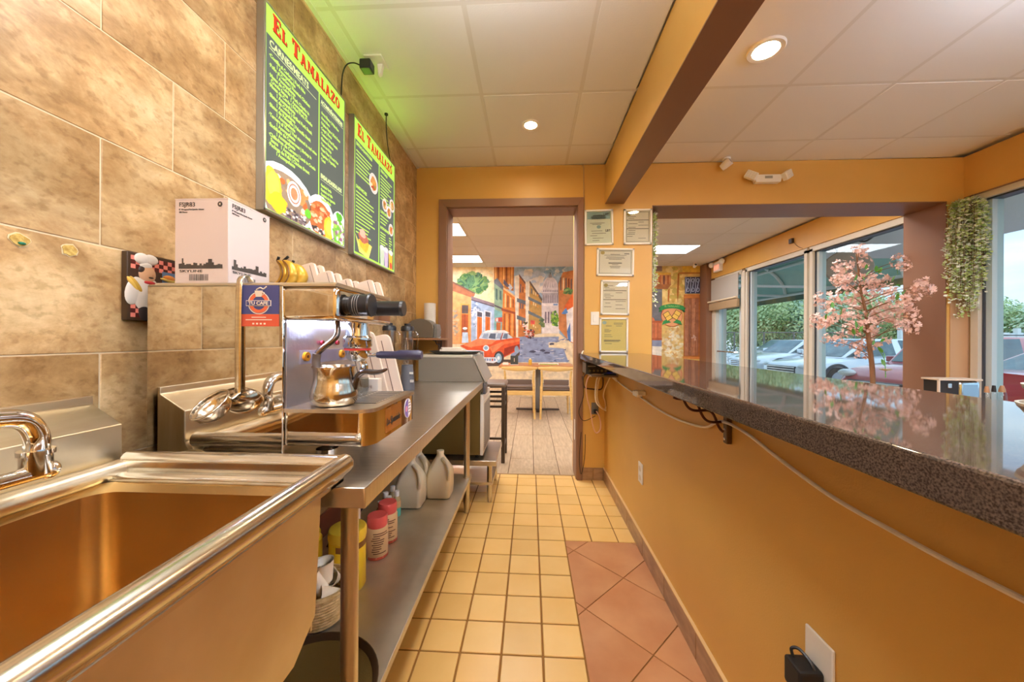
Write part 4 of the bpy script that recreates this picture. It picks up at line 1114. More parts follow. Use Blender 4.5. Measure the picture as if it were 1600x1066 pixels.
C = lambda pts, col, o: inkpoly(b, [(min(max(u, .012), W - .012), max(v, .012)) for u, v in pts], o, y0, z0, col)
C(ellipse(.13, .09, .19, .125), (236, 240, 244), .0020); C(ellipse(.13, .088, .165, .1), (150, 130, 110), .0023)
for k in range(60): C(ellipse(random.uniform(.08, .25), random.uniform(.012, .055), .010, .006, 7), random.choice([(70, 60, 66), (210, 206, 206), (120, 104, 110)]), .0026 + k * 2e-6)
for k in range(26): C(ellipse(random.uniform(.08, .26), random.uniform(.06, .16), .016, .012, 8, .3), random.choice([(232, 150, 90), (214, 110, 60), (246, 180, 120), (240, 220, 200)]), .003 + k * 2e-6)
C(ellipse(.045, .10, .055, .075, 20, .12), (240, 212, 60), .0034); C(ellipse(.05, .11, .035, .05, 14, .2), (248, 228, 90), .0036); C(ellipse(.08, .055, .05, .04, 18, .15), (236, 204, 50), .0037)
for r_, cc in ((.044, (250, 246, 244)), (.036, (176, 130, 110)), (.030, (250, 248, 246)), (.022, (206, 140, 100))): C(ellipse(.172, .125, r_, r_ * 1.15), cc, .004 + (.05 - r_) * .004)
C(ellipse(.265, .075, .022, .02, 14, .15), (110, 200, 60), .0043)
C(ellipse(.37, .085, .115, .11), (240, 242, 246), .0020); C(ellipse(.365, .08, .09, .085), (190, 110, 60), .0023)
for k in range(34): C(ellipse(random.uniform(.30, .43), random.uniform(.05, .14), .018, .009, 8, .3), random.choice([(222, 110, 60), (238, 150, 100), (186, 84, 46), (246, 196, 160)]), .003 + k * 2e-6)
for k in range(24): C(ellipse(random.uniform(.30, .40), random.uniform(.014, .04), .009, .006, 7), random.choice([(64, 58, 60), (206, 204, 200)]), .0032 + k * 2e-6)
C(ellipse(.432, .06, .045, .055, 20, .1), (242, 200, 60), .0037); C(ellipse(.435, .065, .03, .035, 14, .2), (250, 216, 90), .0039)
C(ellipse(.525, .075, .075, .1), (242, 244, 248), .0041); C(ellipse(.525, .06, .06, .07), (150, 190, 90), .0043)
for k in range(46): C(ellipse(random.uniform(.47, .57), random.uniform(.012, .12), .012, .010, 7, .4), random.choice([(110, 190, 60), (170, 220, 90), (214, 190, 210), (150, 110, 140), (240, 244, 230)]), .0045 + k * 2e-6)
C(ellipse(.525, .145, .03, .022, 12, .3), (90, 180, 50), .0048)
stuff(b.obj('food_print', PRINT, t))

CY0, CY1, CZ0, CZ1 = 1.952, 2.565, 1.686, 2.468
t = board(CY0, CY1, CZ0, CZ1, 'far backlit lime and charcoal menu board, nearer the orange back wall')
W, H_ = CY1 - CY0, CZ1 - CZ0; y0, z0 = CY0, CZ0
b = B(); quad(b, .020, .022, .335, H_ - .125, .0014, y0, z0); quad(b, .347, .022, W - .020, H_ - .125, .0014, y0, z0); b.obj('charcoal_field', CHAR, t)
title(CY0 + .080, CZ1 - .092, W, .074, t)
random.seed(9)


def lines(u, v, n, w0, w1, st=.021, head=False):
    b = B()
    for k in range(n): quad(b, u, v - k * st, u + random.uniform(w0, w1), v - k * st + .0085, .003, y0, z0)
    stuff(b.obj('menu_text', LTEXT, t))


text('ENTRADAS/APPETIZERS', (XM + .003, y0 + .03, CZ1 - .155), 'L', .024, LTEXT, t, 'heading', bold=.001, sx=.8)
lines(.03, H_ - .19, 7, .14, .27); text('SANDWICHES', (XM + .003, y0 + .03, z0 + .385), 'L', .026, LTEXT, t, 'heading', bold=.001, sx=.8)
lines(.03, .36, 9, .16, .28, .0205); text('DULCES', (XM + .003, y0 + .03, z0 + .205), 'L', .026, LTEXT, t, 'heading', bold=.001, sx=.8) if False else None
lines(.03, .172, 3, .14, .24, .02)
text('DESAYUNOS', (XM + .003, y0 + .36, CZ1 - .155), 'L', .024, LTEXT, t, 'heading', bold=.001, sx=.8)
lines(.36, H_ - .185, 8, .10, .2); text('CAFE/COFFEE', (XM + .003, y0 + .36, z0 + .36), 'L', .024, LTEXT, t, 'heading', bold=.001, sx=.8)
lines(.36, .335, 3, .08, .15); text('BATIDOS/SHAKES', (XM + .003, y0 + .36, z0 + .255), 'L', .024, LTEXT, t, 'heading', bold=.001, sx=.8)
lines(.36, .225, 7, .07, .13, .0175); lines(.505, .225, 7, .03, .08, .0175)
b = B(); C = lambda pts, col, o: inkpoly(b, [(min(max(u, .012), W - .012), max(v, .012)) for u, v in pts], o, y0, z0, col)
for cu, cv, r_ in ((.255, .50, .062), (.43, .43, .042), (.50, .405, .042), (.555, .47, .045), (.54, .295, .042)):
    C(ellipse(cu, cv, r_, r_), (240, 240, 242), .0033); C(ellipse(cu, cv, r_ * .7, r_ * .7, 14, .15), (208, 150, 90), .0036)
    for k in range(8): C(ellipse(cu + random.uniform(-.5, .5) * r_, cv + random.uniform(-.5, .5) * r_, r_ * .22, r_ * .16, 7), random.choice([(230, 170, 80), (196, 90, 60), (150, 170, 80), (240, 220, 180)]), .0038 + k * 2e-6)
C([(.02, .125), (.07, .03), (.19, .016), (.235, .10), (.20, .105), (.16, .04), (.09, .06)], (240, 232, 120), .0036)
C([(.06, .10), (.08, .035), (.19, .03), (.205, .10), (.14, .12)], (244, 206, 60), .0034)
for k in range(6): C([(.075 + .02 * k, .04), (.08 + .02 * k, .04), (.085 + .02 * k, .11), (.078 + .02 * k, .11)], (216, 160, 40), .0038)
C(ellipse(.12, .125, .06, .03, 14, .15), (190, 110, 90), .0039); C(ellipse(.11, .145, .04, .025, 12, .2), (238, 190, 170), .0041)
for cu, c1, c2 in ((.39, (206, 226, 200), (240, 244, 246)), (.455, (206, 190, 224), (238, 234, 244)), (.535, (250, 196, 60), (250, 246, 240))):
    C([(cu - .035, .13), (cu + .035, .13), (cu + .026, .014), (cu - .026, .014)], c1, .0037); C(ellipse(cu, .132, .036, .018, 14, .1), c2, .004)
C(ellipse(.535, .045, .02, .022, 10, .2), (230, 70, 60), .0042)
stuff(b.obj('food_print', PRINT, t))
# cables and adapter above the boards
t = thing('ceiling_outlet', (-.85, 1.93, 2.70), 'white ceiling outlet plate with black plug-in power adapter above the near menu board', 'outlet')
box('plate', WHITE, -.895, 1.875, ZC - .008, -.80, 1.985, ZC - .001, t, .002)
B().box(-.915, 1.865, 2.655, -.855, 1.925, 2.705, .006).obj('power_adapter', BLACK, t)
B().prism([(-.845, 2.722), (-.815, 2.722), (-.825, 2.67), (-.84, 2.66)], 'y', 1.93, 1.955, .002).obj('plug', WHITE, t)
tag(B().tube([(-.912, 1.89, 2.68), (-.95, 1.885, 2.695), (-.985, 1.875, 2.68), (-1.0, 1.86, 2.62), (-1.004, 1.855, 2.52), (-1.0, 1.845, 2.46), (-.992, 1.835, 2.44)], .0035, n=6).obj('power_cord', BLACK), 'thin black cord from the ceiling adapter down to the near menu board', 'cord')
c_ = B(); c_.tube([(-.975, 2.375, ZC - .004), (-.985, 2.40, 2.66), (-.995, 2.45, 2.56), (-.99, 2.49, 2.46), (-.985, 2.50, 2.43)], .0035, n=6); c_.cyl((-.975, 2.375, ZC - .012), (-.975, 2.375, ZC - .001), .012)
tag(c_.obj('power_cord', BLACK), 'thin black cord hanging from the ceiling edge to the far menu board', 'cord')
# holes in the tile
for y, z, lb, gr in ((.664, 1.411, 'ragged yellow patched hole in the tile with a green plug in it', True), (.742, 1.410, 'ragged yellow patched hole in the tile nearer the chef plaque', False)):
    t = thing('patched_hole', (XL, y, z), lb, 'hole'); random.seed(int(z * 1e4))
    pts = ellipse(y, z, .0135, .0115, 16, .14)
    B().prism(pts, 'x', XL - .001, XL + .0025).obj('filler', mat('yellow_filler', (226, 196, 112), .8, bump=.8, bscale=160, c2=(190, 150, 70), vary=.15, nscale=90), t)
    B().prism([(y + (q[0] - y) * random.uniform(1.1, 1.3), z + (q[1] - z) * random.uniform(1.1, 1.3)) for q in pts], 'x', XL - .001, XL + .0012).obj('chipped_rim', mat('chip_white', (222, 202, 160), .8), t)
    if gr: b = B(); b.ell((XL + .004, y + .002, z - .006), .003, .006, .003, 10, 6); b.obj('wall_plug', mat('green_plug', (30, 130, 100), .4), t)
# chef plaque
PY0, PY1, PZ0, PZ1 = .842, 1.012, 1.262, 1.434
t = thing('chef_plaque', (XL, (PY0 + PY1) / 2, PZ0), 'square painted plaque of a moustached chef carrying bread, hung on the tile wall', 'plaque')
box('board', mat('dark_brown_board', (66, 48, 30), .5), XL + .001, PY0, PZ0, -.999, PY1, PZ1, t, .002)
CP = painted('plaque_paint', 60, .1, .45)
b = B(); W, H_ = PY1 - PY0, PZ1 - PZ0; XO = -.999
P = lambda pts, col, o: b.poly([(XO + o, PY0 + u, PZ0 + v) for u, v in pts], col)
P([(.006, .006), (W - .004, .006), (W - .004, H_ - .006), (.006, H_ - .006)], (70, 46, 34), .0004)
n_ = 13
for rows, v0 in ((3, H_ - .008 - .033), (3, .008)):
    for j in range(rows):
        for i in range(n_ + 1):
            u = .008 + i * .0115
            P([(u, v0 + j * .011), (u + .0112, v0 + j * .011), (u + .0112, v0 + j * .011 + .0108), (u, v0 + j * .011 + .0108)], (238, 140, 124) if (i + j) % 2 == 0 else (84, 24, 20), .0007)
P([(.085, .135), (W - .005, .135), (W - .005, .085), (.085, .085)], (96, 128, 170), .0009)
stuff(b.obj('painted_field', CP, t))
def relief(name, cy, cz, ry, rz, col, d=.006, rot=0):
    bb_ = B(); M_ = Matrix.Rotation(R(rot), 3, 'X'); bb_.ell((XO + .001, PY0 + .046 + (cy - .062) * 1.15, PZ0 + .078 + (cz - .078) * 1.12), d * .42, ry * 1.2, rz * 1.15, 16, 10, M=M_)
    return bb_.obj(name, mat('plaque_' + name + '_' + '_'.join(map(str, col)), col, .45), t)
CO = (232, 224, 212)
relief('coat', .062, .070, .030, .040, CO, .008); relief('coat_sleeve', .036, .075, .017, .032, CO, .007, -15); relief('coat_sleeve', .098, .083, .026, .014, CO, .007)
relief('trousers', .058, .030, .013, .022, (50, 44, 44), .006)
relief('head', .063, .116, .018, .020, (222, 176, 136), .010); relief('hair', .052, .124, .008, .010, (52, 36, 30), .008)
relief('moustache', .068, .109, .008, .003, (60, 40, 30), .0125); relief('nose', .072, .114, .003, .004, (214, 160, 120), .0125)
relief('hat_band', .060, .136, .013, .008, (238, 232, 222), .008); relief('hat_puff', .052, .150, .016, .013, (238, 232, 222), .009); relief('hat_puff', .070, .151, .016, .012, (238, 232, 222), .009)
relief('neckerchief', .066, .097, .014, .005, (196, 50, 54), .010); relief('neckerchief_tail', .068, .088, .004, .010, (196, 50, 54), .010)
relief('bread', .040, .088, .006, .022, (206, 162, 60), .011, 35); relief('bread', .033, .089, .005, .019, (226, 186, 86), .010, 35)
relief('platter', .118, .108, .026, .004, (230, 204, 110), .009, -8); relief('food', .112, .115, .014, .007, (222, 140, 60), .009)

# ================================================================== RIGHT SIDE: BAR AND WALL
GRAN = mat('speckled_granite', (56, 45, 39), .04, vary=.14, c2=(104, 88, 76), nscale=420, spec=.6, detail=3)
tag(B().box(.418, -.9, 1.052, .955, YB - .004, 1.10, .004).obj('bar_counter', GRAN), 'polished dark speckled granite counter slab on the orange half wall', 'counter')
t = thing('iron_bracket', (.60, 1.20, .89), 'twisted wrought iron bracket holding up the granite counter', 'bracket')
IRON = mat('brown_iron', (88, 44, 24), .4, .4)
B().box(.628, 1.183, .885, .6445, 1.207, 1.052, .003).obj('wall_plate', mat('bronze_plate', (104, 84, 60), .4, .5), t)
for ph in (0, math.pi):
    pts = []
    for k in range(19):
        u = k / 18; x = .472 + .158 * u; z = 1.046 - .11 * u
        a = ph + u * math.pi * 3; pts.append((x + .012 * math.cos(a) * .6, 1.195 + .004 * math.sin(a), z + .014 * math.cos(a)))
    B().tube(pts, .0042, n=8, k=3).obj('twisted_rod', IRON, t)
for z in (.90, .93): B().ell((.627, 1.195, z), .003, .005, .005, 10, 6).obj('screw', CHROME, t)
XC = .637
CABW = mat('white_cable', (246, 238, 226), .45)
tag(B().tube([(XC, 2.95, 1.0), (XC, 2.80, .965), (XC, 2.674, .916), (XC, 2.40, .895), (XC, 2.134, .885), (XC, 1.85, .872), (XC, 1.589, .874), (XC, 1.35, .90), (XC - .02, 1.2, .955), (XC, 1.10, .945), (XC, .95, .915), (XC, .797, .89), (XC, .663, .885), (XC, .569, .884), (XC, .40, .89), (XC, .1, .90)], .0048, n=8).obj('wall_cable', CABW), 'long white cable draped along the orange half wall under the granite counter', 'cable')
t = thing('cable_clip', (.64, 2.1, .89), 'small white plug block fixed on the half wall where the white cable droops', 'clip')
B().box(.612, 2.10, .885, .6445, 2.19, .915, .004).obj('block', WHITE, t); B().box(.600, 2.04, .905, .6445, 2.10, .93, .004).obj('tab', WHITE, t)
# outlets
t = thing('wall_outlet', (.64, 2.12, .38), 'white duplex outlet on the middle of the orange half wall', 'outlet')
B().box(.638, 2.083, .388, .6445, 2.157, .505, .003).obj('cover_plate', WHITE, t)
for z in (.42, .472): b = B(); b.lathe([(0, 0), (.0165, 0), (.0155, .003), (0, .003)], n=20, M=Matrix.Translation((.638, 2.12, z)) @ Matrix.Rotation(R(-90), 4, 'Y')); b.obj('receptacle', CREAM, t)
t = thing('wall_outlet', (.64, .83, .44), 'white outlet plate low on the half wall with a black adapter plugged in', 'outlet')
B().box(.638, .79, .44, .6445, .868, .565, .003).obj('cover_plate', WHITE, t)
B().box(.585, .808, .44, .637, .86, .50, .006).obj('power_adapter', BLACKM, t)
B().tube([(.600, .85, .50), (.600, .855, .515), (.612, .845, .52), (.622, .82, .50), (.625, .80, .44), (.622, .79, .36)], .0035, n=6).obj('cord', BLACK, t)
# router shelf and cables in the corner
t = thing('router_shelf', (.55, 2.85, .93), 'small tan shelf under the far end of the granite counter', 'shelf')
box('board', mat('grey_tan_board', (150, 128, 104), .5), .45, 2.68, .938, .645, 3.0, .950, t, .002); B().prism([(.60, .938), (.645, .938), (.645, .90)], 'y', 2.72, 2.735).obj('bracket', WHITE, t)
t = thing('amplifier', (.52, 2.85, .951), 'black amplifier box with knobs and a blue light under the far end of the counter', 'amplifier')
B().box(.425, 2.78, .952, .63, 2.96, 1.035, .003).obj('case', mat('olive_black_case', (44, 42, 34), .4), t)
for k in range(5): B().cyl((.455 + .03 * k, 2.78, .978), (.455 + .03 * k, 2.768, .978), .008, n=16).obj('knob', mat('dull_gold_knob', (150, 134, 90), .35, .6), t)
B().cyl((.603, 2.78, 1.0), (.603, 2.776, 1.0), .005, n=14).obj('power_light', emitter('blue_led', (70, 90, 255), 12.), t)
box('front_label', mat('pale_label_strip', (170, 170, 160), .5), .44, 2.779, 1.008, .50, 2.78, 1.015, t)
tag(B().box(.55, 2.70, .9505, .635, 2.765, .966, .002).obj('modem', mat('slate_modem', (70, 76, 100), .4)), 'flat slate-grey modem lying in front of the black amplifier', 'modem')
cabs = [([(.44, 3.02, 1.12), (.425, 2.98, 1.105), (.425, 2.94, 1.07), (.44, 2.90, 1.04)], 'short white cable looping over the far end of the granite counter', CABW, .005),
        ([(.53, 2.72, .955), (.46, 2.80, .94), (.44, 2.86, .85), (.46, 2.92, .74), (.49, 2.96, .64), (.52, 3.0, .50), (.55, 3.02, .44), (.59, 3.05, .47), (.585, 3.06, .56), (.56, 3.08, .61)], 'long pinkish white cable hanging lowest in a loop below the modem shelf', mat('pink_cable', (232, 188, 160), .45), .005),
        ([(.56, 2.72, .955), (.52, 2.80, .93), (.51, 2.85, .80), (.53, 2.90, .71), (.58, 2.95, .66), (.625, 3.0, .63)], 'cream cable of the hanging tangle, on the doorway side', CABW, .0055),
        ([(.575, 2.72, .955), (.535, 2.80, .92), (.525, 2.85, .79), (.55, 2.90, .70), (.60, 2.95, .65), (.628, 3.02, .66)], 'cream cable of the hanging tangle, beside its twin', mat('cream_cable', (222, 200, 160), .45), .0055),
        ([(.615, 2.80, .93), (.60, 2.90, .84), (.595, 2.96, .76), (.618, 3.0, .70), (.63, 3.02, .63)], 'short cream cable of the hanging tangle, in the corner of the walls', MATS['cream_cable'], .0055),
        ([(.47, 2.98, .95), (.44, 3.0, .90), (.45, 3.02, .82), (.52, 3.05, .80), (.60, 3.07, .80), (.61, 3.05, .88), (.58, 3.0, .94)], 'coil of brown cable below the black amplifier', mat('brown_cable', (84, 54, 34), .5), .006),
        ([(.445, 3.12, .9), (.46, 3.125, .74), (.418, 3.10, .60), (.46, 3.11, .52), (.56, 3.12, .56)], 'thin dark cable looping beside the brown door frame', BLACKM, .0028),
        ([(.44, 3.118, .42), (.425, 3.115, .2), (.44, 3.115, .06), (.47, 3.115, .2), (.475, 3.12, .4)], 'thin dark wire hanging low along the brown door frame', BLACKM, .0028)]
for pts, lb, m, r_ in cabs: tag(B().tube(pts, r_, n=7).obj('hanging_cable', m), lb, 'cable')
t = thing('low_outlet', (.56, 3.14, .6), 'small dark outlet with plug on the back wall behind the hanging cables', 'outlet')
B().box(.53, 3.138, .57, .59, 3.149, .67, .003).obj('cover_plate', GREYP, t); B().box(.545, 3.105, .585, .575, 3.138, .615, .004).obj('plug', BLACK, t)
tag(B().tube([(.438, YB - .008, 2.72), (.452, YB - .012, 2.70), (.456, YB - .01, 2.45), (.463, YB - .006, 2.40), (.464, YB - .006, 1.7), (.464, YB - .006, 1.12)], .0045, n=6).obj('wall_wire', mat('tan_wire', (196, 160, 110), .5)), 'thin tan wire running down beside the doorway frame from the ceiling', 'wire')
# light switch
t = thing('light_switch', (.557, YB, 1.34), 'cream rocker light switch beside the framed certificates', 'switch')
B().box(.521, YB - .007, 1.342, .593, YB, 1.456, .003).obj('cover_plate', WHITEFR, t); B().box(.541, YB - .012, 1.366, .573, YB - .005, 1.432, .002).obj('rocker', WHITE, t)
# certificates
CERTM = mat('certificate_ink', (120, 116, 104), .7); BLUEI = mat('certificate_blue', (150, 178, 176), .7); DARKI = mat('certificate_dark', (66, 64, 60), .7)
def certificate(x0, z0, x1, z1, rot, paper, label, style):
    cx, cz = (x0 + x1) / 2, (z0 + z1) / 2; w, h = x1 - x0, z1 - z0
    t = thing('framed_certificate', (cx, YB, cz), label, 'certificate', 'framed certificates on the orange pier')
    Y0 = YB
    f = B(); e = .016
    for a in ((-w / 2, -h / 2, w / 2, -h / 2 + e), (-w / 2, h / 2 - e, w / 2, h / 2), (-w / 2, -h / 2, -w / 2 + e, h / 2), (w / 2 - e, -h / 2, w / 2, h / 2)): f.box(cx + a[0], Y0 - .016, cz + a[1], cx + a[2], Y0 - .001, cz + a[3], .002, seg=1)
    f.obj('frame', WHITEFR, t)
    box('sheet', paper, cx - w / 2 + e, Y0 - .006, cz - h / 2 + e, cx + w / 2 - e, Y0 - .004, cz + h / 2 - e, t)
    iw, ih = w - 2 * e - .016, h - 2 * e - .016
    def bar(b, u, v, l, th): b.box(cx - iw / 2 + u * iw, Y0 - .0068, cz - ih / 2 + v * ih, cx - iw / 2 + (u + l) * iw, Y0 - .0062, cz - ih / 2 + v * ih + th)
    rnd = random.Random(style); b = B()
    if style in (2, 3):
        for a in ((0, 0, 1, .003), (0, .985, 1, .003)): bar(b, *a)
        b.box(cx - iw / 2, Y0 - .0068, cz - ih / 2, cx - iw / 2 + .003, Y0 - .0062, cz + ih / 2); b.box(cx + iw / 2 - .003, Y0 - .0068, cz - ih / 2, cx + iw / 2, Y0 - .0062, cz + ih / 2)
    if style == 1:
        for v, l in ((.88, .5), (.83, .66), (.78, .6)): bar(b, .5 - l / 2, v, l, .008)
        for v in (.64, .60, .38, .30, .22, .14, .06): bar(b, .1 + rnd.uniform(0, .15), v, rnd.uniform(.3, .7), .004)
        for u, v in ((.72, .9), (.78, .36)): text('LBT', (cx - iw / 2 + u * iw, Y0 - .0066, cz - ih / 2 + v * ih), 'F', .026, DARKI, t, 'lettering', bold=.001)
    elif style == 3:
        for v, l in ((.84, .3), (.8, .7), (.72, .55), (.67, .6), (.62, .4), (.44, .42), (.38, .2), (.30, .34), (.24, .3)): bar(b, .5 - l / 2, v, l, .004 if v != .44 else .009)
        bar(b, .78, .86, .16, .008)
    elif style == 5:
        for v, l, u in ((.9, .4, .5), (.86, .4, .5), (.8, .25, .16), (.8, .25, .6), (.68, .2, .1), (.64, .3, .1), (.60, .25, .1), (.50, .3, .1), (.44, .35, .1), (.32, .7, .08), (.30, .72, .08), (.27, .66, .08), (.2, .3, .12)): bar(b, u, v, l, .004)
    else:
        for k in range(14):
            v = .9 - k * .06 + rnd.uniform(-.008, .008)
            if k in (3, 8): bar(b, 0, v, 1, .006)
            else: bar(b, .03 + rnd.choice((0, .05, .5)), v, rnd.uniform(.2, .46), .004)
    stuff(b.obj('print', CERTM, t))
    b = B(); b.lathe([(0, 0), (.015, 0), (.015, .0006), (0, .0006)], n=20, M=Matrix.Translation((cx - iw / 2 + (.5 if style == 1 else .10) * iw, Y0 - .0062, cz - ih / 2 + (.52 if style == 1 else .92) * ih)) @ Matrix.Rotation(R(90), 4, 'X'), sx=1.2); b.obj('seal', BLUEI if style in (1, 5) else mat('gold_seal', (180, 160, 90), .5), t)
    if style == 1: b = B(); bar(b, 0, .78, 1, .062); b.obj('tinted_header', BLUEI, t)
    box('glazing', glass('picture_glass', (250, 250, 248), .06), cx - w / 2 + e, Y0 - .0105, cz - h / 2 + e, cx + w / 2 - e, Y0 - .0095, cz + h / 2 - e, t)
    t.rotation_euler = (0, R(rot), 0)
PG = mat('pale_certificate', (232, 226, 208), .7); PY = mat('yellow_certificate', (226, 208, 130), .7)
certificate(.464, 2.030, .708, 2.337, -1, mat('greenish_certificate', (222, 228, 208), .7), 'white-framed tall certificate beside the doorway top corner', 1)
certificate(.797, 2.033, 1.035, 2.338, 0, PG, 'white-framed tall certificate at the top by the passage edge', 2)
certificate(.568, 1.762, .886, 2.003, 1, PG, 'white-framed wide landscape certificate, the only one lying sideways', 3)
certificate(.604, 1.428, .848, 1.728, .6, PG, 'white-framed tall certificate with ruled form lines, below the landscape one', 4)
certificate(.594, 1.104, .839, 1.406, .2, PY, 'white-framed yellow certificate just above the granite counter', 5)

# security cameras, emergency light, exit sign, sensor
def dome_cam(x, y, z, rot, label):
    t = thing('security_camera', (x, y, z), label, 'security camera')
    b = B(); b.lathe([(0, .045), (.03, .045), (.032, .035), (.03, .03), (0, .03)], (x, y, z), 20); b.obj('mount', WHITE, t)
    M_ = Matrix.Translation((x, y, z)) @ Euler((R(62), 0, R(rot))).to_matrix().to_4x4()
    b = B(); b.lathe([(0, -.045), (.026, -.045), (.031, -.02), (.033, .035), (.028, .036), (.027, .03)], n=24, M=M_); b.obj('housing', WHITEFR, t)
    b = B(); b.lathe([(0, .026), (.027, .026), (.024, .033), (0, .034)], n=24, M=M_); b.obj('lens', BLACK, t)
    b = B(); b.cyl((x, y, z + .035), (x, y, z - .005), .008); b.obj('arm', WHITE, t)
dome_cam(1.625, 3.085, 2.685, 40, 'white bullet security camera under the ceiling near the emergency light')
dome_cam(3.25, 7.3, 2.685, 0, 'white security camera far back above the brown corner column')
t = thing('emergency_light', (1.975, YB, 2.55), 'white twin-head emergency light on the orange passage header', 'emergency light')
B().prism([(1.86, 2.60), (2.09, 2.60), (2.075, 2.535), (1.875, 2.535)], 'y', YB - .05, YB - .001, .006).obj('housing', WHITEFR, t)
box('status_panel', mat('grey_status', (150, 150, 140), .4), 1.945, YB - .053, 2.565, 2.005, YB - .05, 2.585, t)
for s in (-1, 1):
    M_ = Matrix.Translation((1.975 + s * .145, YB - .055, 2.588)) @ Euler((0, R(s * -32), R(s * 25))).to_matrix().to_4x4()
    h = B().box(-.045, -.02, -.032, .045, .02, .032, .006, M=M_).obj('lamp_head', WHITEFR, t)
    b = B()
    for i in range(4):
        for j in range(3): b.box(-.038 + i * .0195, -.0225, -.027 + j * .0185, -.022 + i * .0195, -.0195, -.0115 + j * .0185, M=M_)
    stuff(b.obj('led_lens', mat('led_clear', (240, 236, 222), .15), h))
t = thing('exit_sign', (3.52, 7.0, 2.5), 'small lit red exit sign with two lamp heads above the entrance door', 'exit sign')
b = B(); b.box(3.50, 6.86, 2.50, XS - .02, 7.10, 2.69, .008); b.obj('housing', WHITEFR, t)
text('EXIT', (3.4985, 7.07, 2.545), 'R', .105, emitter('exit_red', (255, 90, 60), 1.6), t, 'lettering', bold=.003, sx=.8)
for y in (6.79, 7.17): b = B(); b.ell((3.50, y, 2.66), .05, .055, .055, 16, 10); b.obj('lamp_head', WHITEFR, t)
t = thing('wall_sensor', (3.55, 5.1, 2.52), 'small dark sensor box with a wire on the orange header above the windows', 'sensor')
B().box(3.525, 5.06, 2.535, XS - .021, 5.12, 2.60, .004).obj('sensor_case', mat('dark_brown_case', (70, 56, 46), .4), t)
B().tube([(3.552, 5.06, 2.55), (3.552, 5.02, 2.5), (3.553, 4.96, 2.45), (3.556, 4.90, 2.42)], .003, n=6).obj('wire', mat('brown_wire', (120, 86, 50), .5), t)

# ================================================================== BACK ROOM: MURALS
def painter(name, X0, KX, Z0, KZ, label):
    b = B(); st = {'k': 0}
    def P(pts, col):
        st['k'] += 1
        b.poly([(X0 + u * KX, YF - .002 - st['k'] * 2.5e-5, Z0 - v * KZ) for u, v in pts], col)
    def done():
        o = b.obj(name, painted('mural_paint', 9, .22, .7)); return tag(o, label, 'mural')
    return P, done


def blob(P, cx, cy, rx, ry, cols, n, s, rnd):
    for k in range(n):
        a = rnd.uniform(0, 6.28); q = math.sqrt(rnd.random())
        P(ellipse(cx + rx * q * math.cos(a), cy + ry * q * math.sin(a), s * rnd.uniform(.6, 1.4), s * rnd.uniform(.5, 1.2), 7, .3), rnd.choice(cols))


random.seed(21); rnd = random.Random(4)
P, done = painter('street_mural', -1.689, .002292, 2.837, .002273, 'painted far-wall mural of a Havana street with red vintage car and domed capitol')
ZT, ZB = 47, 1247
P([(-650, ZT), (1180, ZT), (1180, ZB), (-650, ZB)], (168, 192, 214))
blob(P, 760, 200, 130, 110, [(226, 222, 220), (206, 214, 224), (236, 228, 220), (186, 200, 220)], 70, 34, rnd)
blob(P, 1000, 90, 120, 40, [(140, 174, 206), (170, 196, 218), (214, 220, 226)], 30, 26, rnd)
P([(-650, ZT), (404, ZT), (404, 420), (-650, 420)], (246, 222, 172)); blob(P, 200, 150, 190, 90, [(250, 230, 186), (240, 210, 156), (248, 224, 180)], 30, 30, rnd)
P([(400, ZT), (585, ZT), (580, 270), (400, 220)], (196, 122, 56))
for k in range(7): P([(408 + k * 25, ZT), (420 + k * 25, ZT), (420 + k * 25, 235), (408 + k * 25, 225)], ((236, 176, 100), (130, 70, 34), (220, 150, 76))[k % 3])
blob(P, 200, 200, 130, 100, [(70, 120, 70), (110, 150, 80), (60, 96, 70), (140, 170, 100), (96, 140, 110)], 90, 26, rnd)
for k in range(26):
    a = rnd.uniform(-2.8, -.3); x, y = 200 + rnd.uniform(-60, 60), 240; l = rnd.uniform(90, 160)
    P([(x - 5, y), (x + l * math.cos(a) * .5 - 10, y + l * math.sin(a) * .6), (x + l * math.cos(a), y + l * math.sin(a)), (x + l * math.cos(a) * .5 + 12, y + l * math.sin(a) * .5)], rnd.choice([(64, 110, 76), (120, 160, 100), (86, 130, 92)]))
# left houses
P([(-650, 230), (0, 230), (210, 310), (192, 790), (-650, 900)], (234, 162, 104))
P([(-650, 170), (10, 190), (225, 300), (205, 335), (0, 262), (-650, 230)], (170, 104, 70)); P([(0, 188), (225, 298), (225, 286), (20, 180)], (120, 84, 70))
for k in range(4): P([(-560 + k * 130, 400), (-500 + k * 130, 400), (-500 + k * 130, 800), (-560 + k * 130, 800)], (186, 96, 50))
blob(P, 45, 560, 26, 120, [(170, 160, 140), (204, 150, 104), (150, 140, 130), (224, 180, 140)], 40, 14, rnd)
P([(90, 385), (175, 390), (172, 780), (86, 790)], (238, 150, 70)); P([(102, 400), (164, 402), (162, 480), (102, 478)], (92, 78, 76)); P([(102, 485), (162, 487), (160, 690), (100, 690)], (176, 84, 42)); P([(130, 485), (134, 485), (132, 690), (128, 690)], (120, 54, 30))
P([(190, 330), (420, 425), (412, 730), (190, 740)], (166, 186, 214)); blob(P, 230, 480, 34, 120, [(140, 160, 196), (196, 206, 226), (230, 232, 240), (120, 140, 180)], 50, 13, rnd)
P([(190, 318), (452, 402), (452, 428), (190, 345)], (140, 120, 128)); P([(190, 345), (452, 428), (452, 436), (190, 356)], (92, 80, 96))
